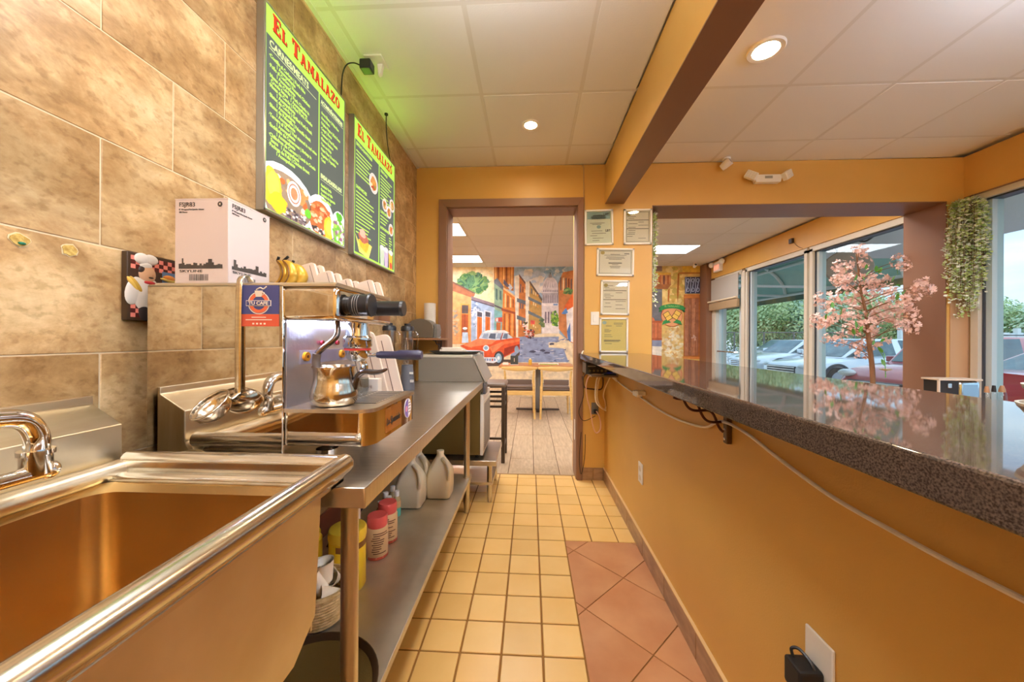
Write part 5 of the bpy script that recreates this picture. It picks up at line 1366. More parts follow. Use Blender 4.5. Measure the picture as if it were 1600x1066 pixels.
for a in (242, 318): P([(a - 8, 445), (a + 62, 462), (a + 60, 720), (a - 8, 725)], (208, 214, 226)); P([(a + 4, 460), (a + 50, 472), (a + 48, 512), (a + 4, 505)], (84, 80, 92)); P([(a + 4, 508), (a + 48, 515), (a + 47, 715), (a + 4, 720)], (226, 116, 46)); P([(a + 25, 510), (a + 28, 510), (a + 27, 715), (a + 24, 715)], (150, 70, 34))
P([(400, 190), (492, 262), (482, 640), (404, 420)], (146, 170, 142))
for k in range(2): P([(416 + k * 36, 245 + k * 18), (434 + k * 36, 254 + k * 18), (434 + k * 36, 360), (416 + k * 36, 345)], (84, 112, 106))
P([(400, 170), (430, 150), (505, 250), (492, 268), (400, 195)], (112, 116, 124)); P([(405, 395), (486, 430), (486, 445), (405, 412)], (96, 88, 96))
P([(404, 440), (480, 470), (474, 690), (404, 700)], (126, 178, 178)); P([(414, 520), (486, 512), (490, 560), (414, 552)], (206, 82, 70)); P([(420, 524), (440, 520), (440, 552), (420, 550)], (240, 210, 200)); P([(424, 560), (464, 562), (460, 690), (424, 692)], (196, 108, 56))
# orange row
P([(486, 235), (622, 345), (612, 700), (472, 700)], (220, 130, 56)); P([(486, 232), (630, 340), (630, 356), (486, 252)], (236, 196, 140))
for k in range(5):
    x = 500 + k * 24; P([(x, 290 + k * 18), (x + 12, 298 + k * 18), (x + 11, 425), (x, 420)], (150, 82, 50) if k % 2 else (246, 206, 140)); P([(x - 8, 480), (x + 4, 480), (x + 3, 690), (x - 10, 690)], (236, 170, 100) if k % 2 else (170, 84, 40))
P([(470, 428), (612, 470), (612, 490), (470, 452)], (160, 78, 48)); P([(545, 200), (575, 240), (548, 268), (528, 228)], (206, 206, 210)); P([(490, 160), (545, 225), (520, 235), (486, 200)], (96, 90, 104))
P([(588, 132), (636, 120), (624, 700), (606, 700)], (238, 226, 206)); P([(634, 118), (708, 225), (694, 690), (624, 696)], (206, 126, 66)); P([(630, 112), (712, 218), (706, 232), (630, 134)], (120, 92, 84))
for k in range(3):
    for j in range(3): P([(642 + k * 20, 200 + j * 150 + k * 26), (652 + k * 20, 212 + j * 150 + k * 24), (650 + k * 20, 290 + j * 150), (640 + k * 20, 280 + j * 150)], rnd.choice([(112, 74, 56), (96, 96, 110), (240, 190, 120)]))
for v in (340, 500): P([(612, v - 6), (704, v + 26), (700, v + 60), (612, v + 30)], (110, 116, 124))
P([(690, 190), (734, 180), (722, 690), (694, 690)], (240, 230, 212)); P([(730, 178), (842, 352), (836, 660), (716, 690)], (196, 156, 90)); P([(728, 172), (846, 346), (838, 366), (726, 196)], (116, 100, 92))
for k in range(5):
    for j in range(4): P([(742 + k * 19, 240 + j * 105 + k * 20), (752 + k * 19, 252 + j * 105 + k * 18), (750 + k * 19, 300 + j * 100 + k * 8), (740 + k * 19, 290 + j * 100 + k * 8)], rnd.choice([(96, 80, 66), (226, 150, 70), (104, 112, 124), (236, 210, 160)]))
for v in (320, 450): P([(716, v), (838, v + 60), (834, v + 84), (716, v + 30)], (116, 124, 130))
blob(P, 690, 610, 24, 60, [(210, 80, 70), (60, 90, 60), (240, 220, 210), (120, 70, 50)], 26, 10, rnd); P([(738, 540), (778, 545), (776, 580), (738, 575)], (226, 96, 84))
# capitol
P([(838, 380), (995, 380), (1000, 660), (840, 660)], (226, 214, 214)); P([(846, 300), (988, 300), (990, 390), (842, 390)], (206, 198, 206))
P([(846, 305)] + [(916 - 70 * math.cos(math.pi * i / 14), 240 - 100 * math.sin(math.pi * i / 14)) for i in range(15)] + [(986, 305)], (224, 216, 222))
for k in range(7): a = math.pi * (k + 1) / 8; P([(916 - 66 * math.cos(a) - 3, 240), (916 - 30 * math.cos(a), 150), (916 - 66 * math.cos(a) + 3, 240)], (176, 164, 182))
P([(902, 118), (930, 118), (932, 148), (900, 148)], (160, 158, 170)); P([(910, 100), (922, 100), (920, 120), (912, 120)], (110, 120, 130)); P([(842, 292), (992, 292), (994, 306), (840, 306)], (180, 172, 184))
for k in range(9): P([(850 + k * 16, 308), (857 + k * 16, 308), (857 + k * 16, 382), (850 + k * 16, 382)], (120, 108, 122)); P([(854 + k * 15, 262), (862 + k * 15, 262), (862 + k * 15, 280), (854 + k * 15, 280)], (150, 140, 160))
for k in range(4): P([(868 + k * 26, 462), (884 + k * 26, 462), (884 + k * 26, 566), (868 + k * 26, 566)], (134, 120, 132))
P([(840, 384), (996, 384), (1000, 408), (838, 408)], (240, 228, 226)); P([(850, 580), (1000, 575), (1000, 665), (846, 665)], (236, 228, 224)); P([(945, 388), (985, 388), (985, 404), (945, 404)], (130, 160, 206))
blob(P, 958, 530, 28, 70, [(130, 176, 60), (100, 150, 50), (170, 200, 90), (80, 126, 60)], 50, 14, rnd); blob(P, 840, 560, 22, 50, [(120, 140, 90), (90, 110, 90)], 20, 12, rnd)
# right row
P([(990, 200), (1030, 100), (1130, 80), (1180, 60), (1180, 760), (1100, 745), (996, 620)], (206, 132, 78)); P([(1060, 440), (1180, 330), (1180, 770), (1075, 720)], (240, 232, 226))
for k in range(5): P([(1005 + k * 24, 150 + k * 4), (1018 + k * 24, 140 + k * 4), (1018 + k * 24, 260), (1005 + k * 24, 270)], rnd.choice([(140, 70, 40), (240, 214, 170), (120, 100, 96)]))
P([(1036, 430), (1112, 308), (1150, 300), (1150, 400), (1070, 448)], (232, 108, 48)); P([(1018, 480), (1060, 425), (1078, 470), (1050, 486)], (96, 146, 206)); blob(P, 1075, 275, 40, 26, [(110, 150, 80), (80, 120, 70), (150, 180, 110)], 26, 13, rnd)
P([(1070, 640), (1098, 560), (1105, 740), (1080, 720)], (90, 130, 190))
# street
P([(-650, 790), (190, 760), (640, 700), (850, 662), (1000, 662), (1180, 800), (1180, ZB), (-650, ZB)], (236, 214, 178))
P([(640, 700), (770, 672), (1000, 672), (990, 740), (905, 745), (905, 790), (1040, 800), (1085, 925), (560, 930), (560, 820)], (146, 158, 190))
for k in range(60):
    x, y = rnd.uniform(600, 1050), rnd.uniform(705, 915); P([(x, y), (x + rnd.uniform(20, 70), y - rnd.uniform(2, 14)), (x + rnd.uniform(20, 60), y + 6)], rnd.choice([(176, 184, 210), (120, 130, 166), (196, 196, 206), (96, 104, 140)]))
P([(770, 672), (1000, 666), (1010, 690), (765, 698)], (244, 226, 190)); P([(905, 745), (1100, 742), (1112, 790), (905, 792)], (242, 222, 182))
for x, y in ((760, 830), (890, 840), (850, 820), (930, 760)): P(ellipse(x, y, 28, 10, 9, .3), (78, 80, 104))
for k in range(30): x, y = rnd.uniform(-600, 1150), rnd.uniform(960, 1240); P([(x, y), (x + rnd.uniform(60, 200), y - 8), (x + rnd.uniform(60, 160), y + 8)], rnd.choice([(246, 226, 192), (224, 196, 158), (240, 206, 160)]))
blob(P, 735, 665, 40, 38, [(120, 70, 50), (190, 90, 60), (70, 60, 66), (226, 200, 190)], 34, 11, rnd)
# person in the doorway
P([(110, 655), (160, 655), (168, 750), (104, 755)], (196, 214, 234)); P(ellipse(134, 632, 16, 18), (140, 96, 76)); P(ellipse(134, 618, 22, 12), (240, 240, 240))
# car
P([(190, 905), (560, 905), (640, 830), (640, 860), (540, 960), (230, 975)], (92, 74, 64))
CR, CD, CL_ = (222, 88, 44), (160, 52, 28), (240, 136, 90)
P([(88, 780), (190, 745), (280, 700), (420, 715), (560, 700), (640, 705), (640, 810), (470, 900), (320, 900), (210, 850), (120, 800)], CR)
P([(120, 775), (270, 705), (430, 725), (330, 800), (200, 800)], CL_); P([(200, 790), (400, 760), (330, 815), (200, 820)], CR); P([(360, 790), (480, 740), (500, 760), (390, 850)], CL_); P([(470, 740), (640, 715), (640, 735), (500, 765)], (240, 120, 70)); P([(500, 800), (640, 760), (638, 800), (490, 880)], CD)
P([(262, 712), (292, 655), (370, 636), (500, 640), (580, 705), (470, 722), (420, 726)], (200, 212, 224)); P([(285, 662), (340, 634), (500, 634), (548, 660), (500, 656), (340, 652)], (238, 232, 230))
for a, b_ in ((300, 350), (360, 420), (430, 470), (490, 530)): P([(a - 8, 708), (a + 10, 664), (b_, 664), (b_ - 4, 716)], rnd.choice([(110, 126, 150), (150, 166, 190), (90, 100, 120)]))
P([(478, 660), (488, 660), (470, 722), (460, 722)], CD); P(ellipse(330, 800, 28, 27), (232, 236, 240)); P(ellipse(330, 800, 18, 18), (130, 170, 200))
P(ellipse(450, 890, 46, 62), (70, 60, 64)); P(ellipse(446, 892, 30, 44), (150, 186, 210)); P(ellipse(446, 892, 12, 18), (226, 232, 238)); P(ellipse(612, 812, 20, 34), (150, 170, 190))
P([(190, 830), (310, 830), (312, 885), (200, 880)], (206, 204, 206)); P([(200, 838), (305, 838), (306, 878), (206, 874)], (110, 108, 116))
P([(215, 885), (420, 885), (440, 920), (400, 940), (230, 925)], (226, 228, 236))
for k in range(9): P(ellipse(235 + k * 22, 908, 8, 12, 8), rnd.choice([(120, 150, 200), (190, 90, 80), (150, 160, 190)]))
done()

P, done = painter('ranch_mural', 2.39, .002418, 2.945, .002463, 'painted mural of a yellow wall with plank door, balcony and bench, beyond the passage')
random.seed(2)
P([(-560, 87), (447, 87), (447, 1190), (-560, 1190)], (228, 192, 112))
blob(P, 240, 260, 120, 160, [(236, 204, 124), (214, 174, 90), (240, 214, 140), (206, 180, 90)], 60, 30, rnd)
blob(P, 220, 760, 85, 180, [(236, 214, 160), (232, 206, 146), (226, 190, 116), (216, 168, 100), (230, 196, 130), (238, 224, 186)], 200, 16, rnd); blob(P, 200, 720, 40, 70, [(238, 226, 200), (230, 210, 170)], 16, 14, rnd)
P([(300, 88), (447, 88), (447, 140), (300, 150)], (236, 196, 80)); P([(262, 150), (276, 140), (270, 320), (262, 400), (255, 300)], (176, 104, 40)); P([(180, 290), (196, 270), (190, 390), (178, 380)], (190, 110, 44)); P([(270, 138), (447, 140), (447, 152), (270, 156)], (196, 130, 60))
P([(-560, 87), (130, 87), (130, 130), (-560, 130)], (150, 124, 120)); P([(-560, 270), (132, 270), (132, 550), (-560, 550)], (112, 112, 116)); P([(-560, 300), (128, 290), (128, 300), (-560, 312)], (136, 136, 138))
P([(-560, 145), (205, 148), (205, 250), (-560, 250)], (206, 140, 84)); P([(-560, 140), (205, 142), (205, 160), (-560, 160)], (240, 190, 80)); P([(-560, 240), (205, 240), (180, 280), (-560, 268)], (176, 110, 60))
for k in range(22): P([(-540 + k * 34, 165), (-526 + k * 34, 165), (-526 + k * 34, 240), (-540 + k * 34, 240)], rnd.choice([(120, 70, 60), (244, 200, 170), (180, 96, 50)]))
P([(-560, 550), (130, 550), (130, 700), (-560, 700)], (206, 116, 70)); P(ellipse(45, 545, 26, 30), (214, 120, 72)); P([(-560, 545), (132, 545), (132, 562), (-560, 562)], (186, 92, 48)); P([(-560, 690), (132, 690), (132, 708), (-560, 708)], (176, 88, 46))
for k in range(22): P([(-556 + k * 31, 565), (-552 + k * 31, 565), (-552 + k * 31, 690), (-556 + k * 31, 690)], (146, 72, 40))
P([(-560, 708), (130, 708), (130, 760), (-560, 740)], (140, 146, 170)); P([(-560, 740), (130, 760), (130, 1190), (-560, 1190)], (236, 226, 210))
P([(312, 325), (447, 325), (447, 860), (312, 860)], (176, 104, 44)); P([(312, 325), (440, 320), (440, 352), (312, 356)], (206, 128, 60))
for k in range(4): P([(322 + k * 29, 358), (349 + k * 29, 358), (349 + k * 29, 835), (322 + k * 29, 835)], ((176, 116, 84), (150, 96, 68), (186, 126, 92), (160, 104, 74))[k])
for k in range(30): x, y = rnd.uniform(322, 430), rnd.uniform(370, 800); P([(x, y), (x + 4, y), (x + 3, y + rnd.uniform(30, 90))], rnd.choice([(110, 66, 48), (206, 150, 112)]))
P([(306, 842), (447, 845), (447, 862), (306, 860)], (216, 138, 66)); P([(320, 178), (447, 178), (447, 318), (320, 318)], (64, 66, 88))
for a in (326, 366, 406): P([(a, 182), (a + 6, 182), (a + 6, 314), (a, 314)], (176, 188, 216))
for a in (346, 388, 428):
    for v in (208, 286):
        pts = ellipse(a, v, 14, 18); inn = ellipse(a, v, 9, 12)
        for i in range(22): P([pts[i], pts[(i + 1) % 22], inn[(i + 1) % 22], inn[i]], (170, 184, 214))
    P([(a - 14, 300), (a - 8, 304), (a + 14, 196), (a + 8, 192)], (170, 184, 214))
blob(P, 395, 690, 18, 22, [(206, 160, 140), (226, 190, 170)], 14, 7, rnd)
done()
# emblem on the yellow wall
t = thing('round_emblem', (2.9, YF - .02, 1.45), 'round orange emblem of two tamales under a green name banner, on the painted yellow wall', 'sign')
ex, ez = 2.905, 1.70
b = B(); b.lathe([(0, 0), (.205, 0), (.205, .012), (0, .012)], n=48, M=Matrix.Translation((ex, YF - .006, ez)) @ Matrix.Rotation(R(90), 4, 'X')); b.obj('disc', mat('emblem_peach', (238, 170, 116), .5), t)
b = B(); b.lathe([(.205, 0), (.215, 0), (.215, .015), (.205, .015), (.205, 0)], n=48, M=Matrix.Translation((ex, YF - .006, ez)) @ Matrix.Rotation(R(90), 4, 'X')); b.obj('rim', mat('emblem_orange', (214, 106, 60), .5), t)
GRN = mat('emblem_green', (52, 146, 76), .5)
pts = [(ex - .235 + .47 * k / 12, ez + .205 + .045 * math.sin(math.pi * k / 12)) for k in range(13)]
B().prism(pts + [(x, z - .09) for x, z in reversed(pts)], 'y', YF - .028, YF - .020).obj('banner', GRN, t)
for s in (-1, 1):
    B().prism([(ex + s * .22, ez + .19), (ex + s * .275, ez + .17), (ex + s * .25, ez + .13), (ex + s * .27, ez + .08), (ex + s * .21, ez + .10)], 'y', YF - .024, YF - .017).obj('banner_tail', mat('emblem_dark_green', (36, 112, 60), .5), t)
    M_ = Matrix.Translation((ex + s * .088, YF - .025, ez + .01 + s * .012)) @ Matrix.Rotation(R(s * 32), 4, 'Y')
    B().box(-.058, -.008, -.082, .058, .008, .082, .008, M=M_).obj('tamale', mat('tamale_yellow', (248, 206, 96), .5), t); B().box(-.066, -.004, -.090, .066, .006, .090, .006, M=M_).obj('outline', mat('emblem_brown', (110, 58, 30), .5), t)
    B().box(-.060, -.010, -.006, .060, .010, .002, M=M_).obj('string', mat('emblem_brown', (110, 58, 30), .5), t)
    B().prism([(ex + s * .02, ez - .13), (ex + s * .10, ez - .07), (ex + s * .17, ez - .10), (ex + s * .20, ez - .18), (ex + s * .11, ez - .15)], 'y', YF - .030, YF - .020).obj('leaf', GRN, t)
text('EL TAMALAZO', (ex, YF - .0285, ez + .183), 'F', .054, mat('emblem_lime', (170, 220, 120), .5), t, 'lettering', 'CENTER', sx=.85)

# ================================================================== BACK ROOM: FURNITURE
PALEW = mat('pale_ash_wood', (232, 196, 126), .4, c2=(214, 174, 104), vary=.2, nscale=6, stretch=(1, 1, 8)); SEATG = mat('grey_brown_vinyl', (104, 88, 80), .4)
def chair(x, y, rz, label):
    t = thing('dining_chair', (0, 0, 0), label, 'chair', 'ash dining chairs at the back room table')
    for s in (-1, 1):
        B().tube([(s * .235, -.235, 0), (s * .222, -.215, .45), (s * .215, -.225, .62), (s * .225, -.235, .74)], [.014, .02, .018, .016], n=10).obj('leg', PALEW, t)
        B().tube([(s * .225, .235, 0), (s * .215, .215, .44)], [.014, .02], n=10, k=0).obj('leg', PALEW, t)
        B().box(s * .205, -.21, .36, s * .225, .21, .42, .004).obj('side_rail', PALEW, t)
    B().box(-.21, -.225, .36, .21, -.203, .425, .004).obj('rear_rail', PALEW, t); B().box(-.21, .203, .36, .21, .225, .425, .004).obj('front_rail', PALEW, t)
    B().box(-.215, -.20, .425, .215, .235, .475, .018, seg=3).obj('seat', SEATG, t); B().box(-.20, -.21, .475, .20, .20, .50, .012, seg=3).obj('seat_pad', mat('lighter_grey_vinyl', (142, 124, 116), .4), t)
    B().box(-.19, -.232, .52, .19, -.205, .60, .010).obj('back_pad', SEATG, t)
    pts = []; rad = []
    b = B(); rings = []
    for k in range(13):
        u = -1 + k / 6; x_ = .275 * u; yy = -.25 + .075 * u * u; hh = .018 + .022 * (1 - u * u); 
        rings.append([(x_, yy + .012 * math.cos(a), .765 + hh * math.sin(a) + .004 * u * u) for a in [2 * math.pi * i / 10 for i in range(10)]])
    b.loft(rings); b.obj('top_rail', PALEW, t)
    t.location = (x, y, 0); t.rotation_euler = (0, 0, rz)
    return t
c1 = chair(-.165, 5.70, 0, 'pale ash dining chair with grey seat, nearer the red car of the mural')
c2 = copy_tree(c1, (.395, 5.70, 0), (0, 0, 0), 'pale ash dining chair with grey seat, on the side of the green emblem and cables')
c2['label'] = 'pale ash dining chair with grey seat, beside the right door jamb'
t = thing('dining_table', (.1, 6.25, 0), 'wood-topped dining table in the back room in front of the mural', 'table')
B().box(-.52, 5.95, .735, .74, 6.60, .775, .004).obj('tabletop', mat('table_wood', (206, 140, 84), .4, c2=(184, 116, 64), vary=.2, nscale=5, stretch=(1, 8, 1)), t)
B().cyl((.135, 6.2, .02), (.135, 6.2, .735), .045).obj('pedestal', GREYP, t); B().box(-.24, 6.165, 0, .50, 6.235, .028, .012).obj('base_bar', mat('brown_black_base', (74, 60, 52), .45), t); B().box(.10, 5.97, 0, .17, 6.48, .026, .012).obj('base_bar', MATS['brown_black_base'], t)
t = thing('menu_stand', (-.30, 6.1, .776), 'small dark upright menu stand on the back room table', 'menu'); 
B().box(-.335, 6.09, .7765, -.205, 6.11, .93, .003).obj('panel', mat('dark_slate_card', (66, 72, 68), .5), t); B().box(-.275, 6.0885, .83, -.265, 6.0895, .89).obj('print', CREAM, t); B().box(-.34, 6.085, .776, -.20, 6.13, .784, .002).obj('foot', WHITE, t)
t = thing('mustard_bottle', (.01, 6.12, .776), 'mustard-yellow sauce bottle in the middle of the back room table', 'bottle')
B().lathe([(0, 0), (.028, 0), (.03, .01), (.03, .08), (.02, .095)], (.0, 6.12, .7765), 20).obj('bottle_body', mat('mustard', (206, 160, 50), .4), t); B().lathe([(.021, .092), (.018, .10), (.006, .115), (0, .116)], (.0, 6.12, .7765), 16).obj('cap', mat('pale_cap', (220, 206, 170), .4), t)
t = thing('napkin_holder', (.30, 6.15, .776), 'low long white napkin holder with green strip on the back room table', 'napkin holder')
B().box(.14, 6.13, .7765, .48, 6.2, .80, .004).obj('tray', WHITE, t); B().box(.16, 6.127, .782, .46, 6.13, .795).obj('green_strip', mat('lime_strip', (170, 190, 60), .5), t)
t = thing('sugar_caddy', (-.43, 6.1, .776), 'small white sugar caddy at the mural-car end of the back room table', 'caddy')
B().box(-.47, 6.08, .7765, -.37, 6.14, .805, .004).obj('caddy_body', WHITE, t); b = B()
for k in range(5): b.box(-.46 + k * .018, 6.09, .80, -.447 + k * .018, 6.13, .82)
stuff(b.obj('packet', CREAM, t))
t = thing('bar_stool', (-.41, 3.72, 0), 'dark metal bar stool with brown seat just beyond the doorway, beside the cooler', 'stool')
SM = mat('dark_stool_metal', (84, 72, 62), .4, .5)
B().box(-.60, 3.50, .735, -.235, 3.86, .785, .022, seg=3).obj('seat', mat('brown_vinyl', (112, 94, 80), .35), t)
for x, y in ((-.575, 3.525), (-.262, 3.525), (-.575, 3.835), (-.262, 3.835)): B().box(x - .0175, y - .0175, 0, x + .0175, y + .0175, .74, .003).obj('leg', SM, t)
for z in (.64, .54, .14):
    B().box(-.56, 3.515, z, -.275, 3.535, z + .022).obj('rung', SM, t); B().box(-.56, 3.825, z, -.275, 3.845, z + .022).obj('rung', SM, t)
    B().box(-.272, 3.54, z, -.252, 3.82, z + .022).obj('rung', SM, t)

# ================================================================== DINING SIDE: TABLE BY THE WINDOW, BOWLS, PLANTS
t = thing('dining_table', (2.9, 2.35, 0), 'dining table by the front window carrying the napkin dispenser and cruets', 'table')
box('tabletop', MATS['table_wood'], 2.55, 1.9, .735, 3.45, 2.75, .77, t, .004); B().cyl((3.0, 2.3, .02), (3.0, 2.3, .735), .045).obj('pedestal', GREYP, t); B().cyl((3.0, 2.3, 0), (3.0, 2.3, .03), .26, n=32).obj('base_plate', MATS['brown_black_base'], t)
t = thing('napkin_dispenser', (2.86, 2.62, .771), 'black and chrome tabletop napkin dispenser just behind the granite counter', 'napkin dispenser')
o = [(2.70, .771), (2.70, .962), (3.06, .962), (3.06, .771)]
box('case', BLACKM, 2.77, 2.585, .771, 2.895, 2.685, .95, t, .004); box('cover', mat('ivory_cover', (214, 200, 180), .4), 2.76, 2.578, .95, 3.042, 2.692, .962, t, .003)
B().box(2.897, 2.583, .771, 3.04, 2.687, .949, .025, seg=4).obj('chrome_shell', mat('dull_chrome', (190, 204, 216), .12, 1.), t)
b = B(); b.box(2.82, 2.579, .90, 2.845, 2.585, .93, .002); b.obj('lock_plate', CHROME, t); b = B(); b.box(2.76, 2.579, .771, 2.77, 2.59, .95); b.obj('edge_strip', mat('ivory_edge', (214, 200, 180), .4), t)
# cruets
for x, lb, nm, rr_, hh, mm in ((3.09, 'small glass salt shaker with pointed brown top beside the napkin dispenser', 'salt_shaker', .020, .135, 'salt'), (3.135, 'slim clear glass oil cruet with dark stopper, middle of the three table bottles', 'oil_cruet', .017, .14, None), (3.187, 'stout glass pepper shaker with golden contents and brown top, farthest from the napkin dispenser', 'pepper_shaker', .025, .14, 'gold')):
    y = 2.60; t = thing(nm, (x, y, .771), lb, 'shaker' if 'shaker' in nm else 'bottle')
    B().lathe([(0, 0), (rr_, 0), (rr_, .03), (rr_ * .8, hh * .7), (rr_ * .6, hh * .75)], (x, y, .771), 20).obj('glass_body', glass('cruet_glass', (236, 240, 240), .15), t)
    if mm: B().lathe([(0, .004), (rr_ * .9, .004), (rr_ * .88, .035), (0, .035)], (x, y, .771), 20).obj('contents', mat('salt_white', (236, 230, 214), .7) if mm == 'salt' else mat('golden_fill', (206, 160, 40), .4), t)
    B().lathe([(rr_ * .66, hh * .74), (rr_ * .62, hh * .85), (.008, hh * 1.05), (0, hh * 1.06)], (x, y, .771), 20).obj('top', mat('brown_shaker_top', (176, 130, 90), .35) if mm else BLACKM, t)
# stacked bowls on the counter
CERA = mat('cream_bowl_glaze', (232, 216, 186), .25)
for k, (bx, by, bz, r, lb) in enumerate(((.640, .43, 1.1005, .062, 'cream ceramic bowl at the bottom of its stack on the granite counter'), (.650, .435, 1.1225, .060, 'upper cream ceramic bowl of the stack on the granite counter'))):
    t = thing('ceramic_bowl', (bx, by, bz), lb, 'bowl', 'stacked bowls on the counter')
    B().lathe([(0, .0), (.024, 0), (.026, .006), (.04, .014), (r * .88, .030), (r, .043), (r * 1.01, .045), (r * .96, .045), (r * .82, .030), (.035, .017), (0, .012)], (bx, by, bz), 36).obj('bowl_body', CERA, t)
    B().lathe([(r * .935, .036), (r * .985, .040), (r * .99, .0415), (r * .94, .037)], (bx, by, bz), 36).obj('rim_line', mat('brown_rim_glaze', (130, 96, 64), .3), t)

LEAFG = mat('leaf_green', (190, 218, 112), .5, rand=.12, c2=(224, 236, 160), vary=.25, nscale=30); LEAFW = mat('pale_floret', (250, 250, 232), .5); STEMB = mat('brown_stem', (128, 92, 60), .6); LEAFD = mat('fresh_leaf', (92, 156, 60), .4, rand=.15)


def hanging(x, y, ztop, ln, rx, n, label, seed, wall='y'):
    t = thing('hanging_plant', (x, y, ztop - ln), label, 'plant')
    rnd = random.Random(seed); st = B(); g = B(); w = B()
    for k in range(n):
        L = ln * (rnd.uniform(.35, .8) if rnd.random() < .8 else rnd.uniform(.8, 1.0)); a = rnd.uniform(0, 6.28)
        ox, oy = rx * rnd.uniform(.1, 1) * math.cos(a), -abs(.12 * rnd.uniform(.1, 1) * math.sin(a)) - .015
        drop = abs(ox) * .5
        pts = [(x + ox * .3, y + oy * .4 - .02, ztop - .03), (x + ox * .75, y + oy, ztop + .0 - .02 - drop * .3), (x + ox, y + oy * 1.1, ztop - drop - L * .4), (x + ox * 1.02 + rnd.uniform(-.02, .02), y + oy * 1.05, ztop - L)]
        P_ = smooth_path(pts, 9)
        st.tube(P_[::3], .0012, n=4, k=0, caps=False)
        for p in P_[2:]:
            for q in range(4):
                b_ = g if rnd.random() < .52 else w
                d = Vector((rnd.uniform(-1, 1), rnd.uniform(-1, .2), rnd.uniform(-.7, .6))).normalized(); l = rnd.uniform(.017, .032)
                e = d.orthogonal().normalized() * l * .36; c = Vector(p) + Vector((rnd.uniform(-.01, .01), rnd.uniform(-.01, .005), rnd.uniform(-.02, .02)))
                if c.y > y - .006: c.y = y - .006
                tip = c + d * l
                if tip.y > y - .003: tip.y = y - .003
                b_.poly([c, c + d * l * .5 + e, tip, c + d * l * .5 - e])
    stuff(st.obj('vine', STEMB, t)); stuff(g.obj('leaves', LEAFG, t)); stuff(w.obj('pale_leaves', LEAFW, t))
    b = B(); b.lathe([(.03, -.05), (.055, 0), (.055, .01), (.0, .005)], (x, y - .06, ztop - .03), 16); b.obj('wall_pot', STEMB, t)


hanging(3.515, YB - .008, 2.345, .93, .17, 120, 'hanging artificial plant with tiny pale leaves on the narrow pier beside the front window', 3)
hanging(1.090, 3.40, 2.34, .80, .045, 34, 'thin hanging artificial vine at the passage edge beside the certificates', 8)

# blossom tree
t = thing('blossom_tree', (2.95, 3.32, 0), 'artificial pink blossom tree standing in the passage in front of the brown reveal', 'tree')
TX0, TY0 = 2.975, 3.30
BARK = mat('blossom_bark', (136, 96, 62), .7, bump=.5, bscale=70)
B().lathe([(0, 0), (.13, 0), (.17, .28), (.175, .3), (.155, .3), (.15, .27), (0, .27)], (TX0, TY0, 0), 28).obj('pot', mat('dark_pot', (60, 56, 54), .4), t)
B().tube([(TX0 + .02, TY0, .26), (TX0 + .012, TY0, .9), (TX0 - .02, TY0, 1.2), (TX0 - .045, TY0, 1.45), (TX0 - .09, TY0, 1.66), (TX0 - .13, TY0, 1.98)], [.020, .019, .017, .013, .008, .003], n=10).obj('trunk', BARK, t)
PX = 562.56


def tp(px, py, y):      # a spot of the tree crown
    c_, s_ = math.cos(_th), math.sin(_th); u = (px - 800) / PX; dx, dy = c_ * u - s_, s_ * u + c_
    k = y / dy; return Vector((dx * k, y, 1.22 + (529.3 - py) / PX * k * 1.0 + (px - 800) * _ro / PX * k))


crown = [(1342, 392, 16), (1348, 412, 14), (1318, 420, 22), (1335, 440, 24), (1372, 436, 20), (1365, 452, 20), (1310, 438, 16), (1404, 408, 16), (1412, 414, 12), (1286, 468, 20), (1320, 462, 20), (1345, 470, 22), (1380, 470, 22), (1400, 482, 18), (1300, 476, 16), (1412, 470, 14), (1282, 502, 20), (1302, 496, 20), (1330, 492, 22), (1350, 508, 22), (1372, 494, 22), (1392, 498, 22), (1410, 505, 18), (1330, 514, 20), (1422, 492, 16), (1440, 450, 22), (1427, 464, 14), (1422, 478, 10), (1424, 512, 16), (1292, 530, 12), (1312, 530, 16), (1340, 540, 14), (1366, 530, 24), (1346, 552, 14), (1280, 498, 14), (1360, 520, 14), (1326, 440, 16), (1388, 452, 14), (1438, 446, 14)]
rnd = random.Random(12)


def flower_mesh(n, rad, seed):
    b = B(); r = random.Random(seed)
    for k in range(n):
        d = Vector((r.gauss(0, 1), r.gauss(0, 1), r.gauss(0, 1))).normalized(); c = d * rad * r.uniform(.55, 1.0)
        nrm = (d + Vector((r.uniform(-.4, .4), r.uniform(-.9, .1), r.uniform(-.2, .5)))).normalized(); a = nrm.orthogonal().normalized(); e = nrm.cross(a); s = rad * r.uniform(.22, .32)
        for q in range(5):
            w = 2 * math.pi * q / 5 + r.uniform(0, .3); u_ = a * math.cos(w) + e * math.sin(w); v_ = a * math.cos(w + 1.57) + e * math.sin(w + 1.57)
            b.poly([c, c + u_ * s * .6 + v_ * s * .36 + nrm * s * .1, c + u_ * s + nrm * s * .32, c + u_ * s * .6 - v_ * s * .36 + nrm * s * .1])
    return b


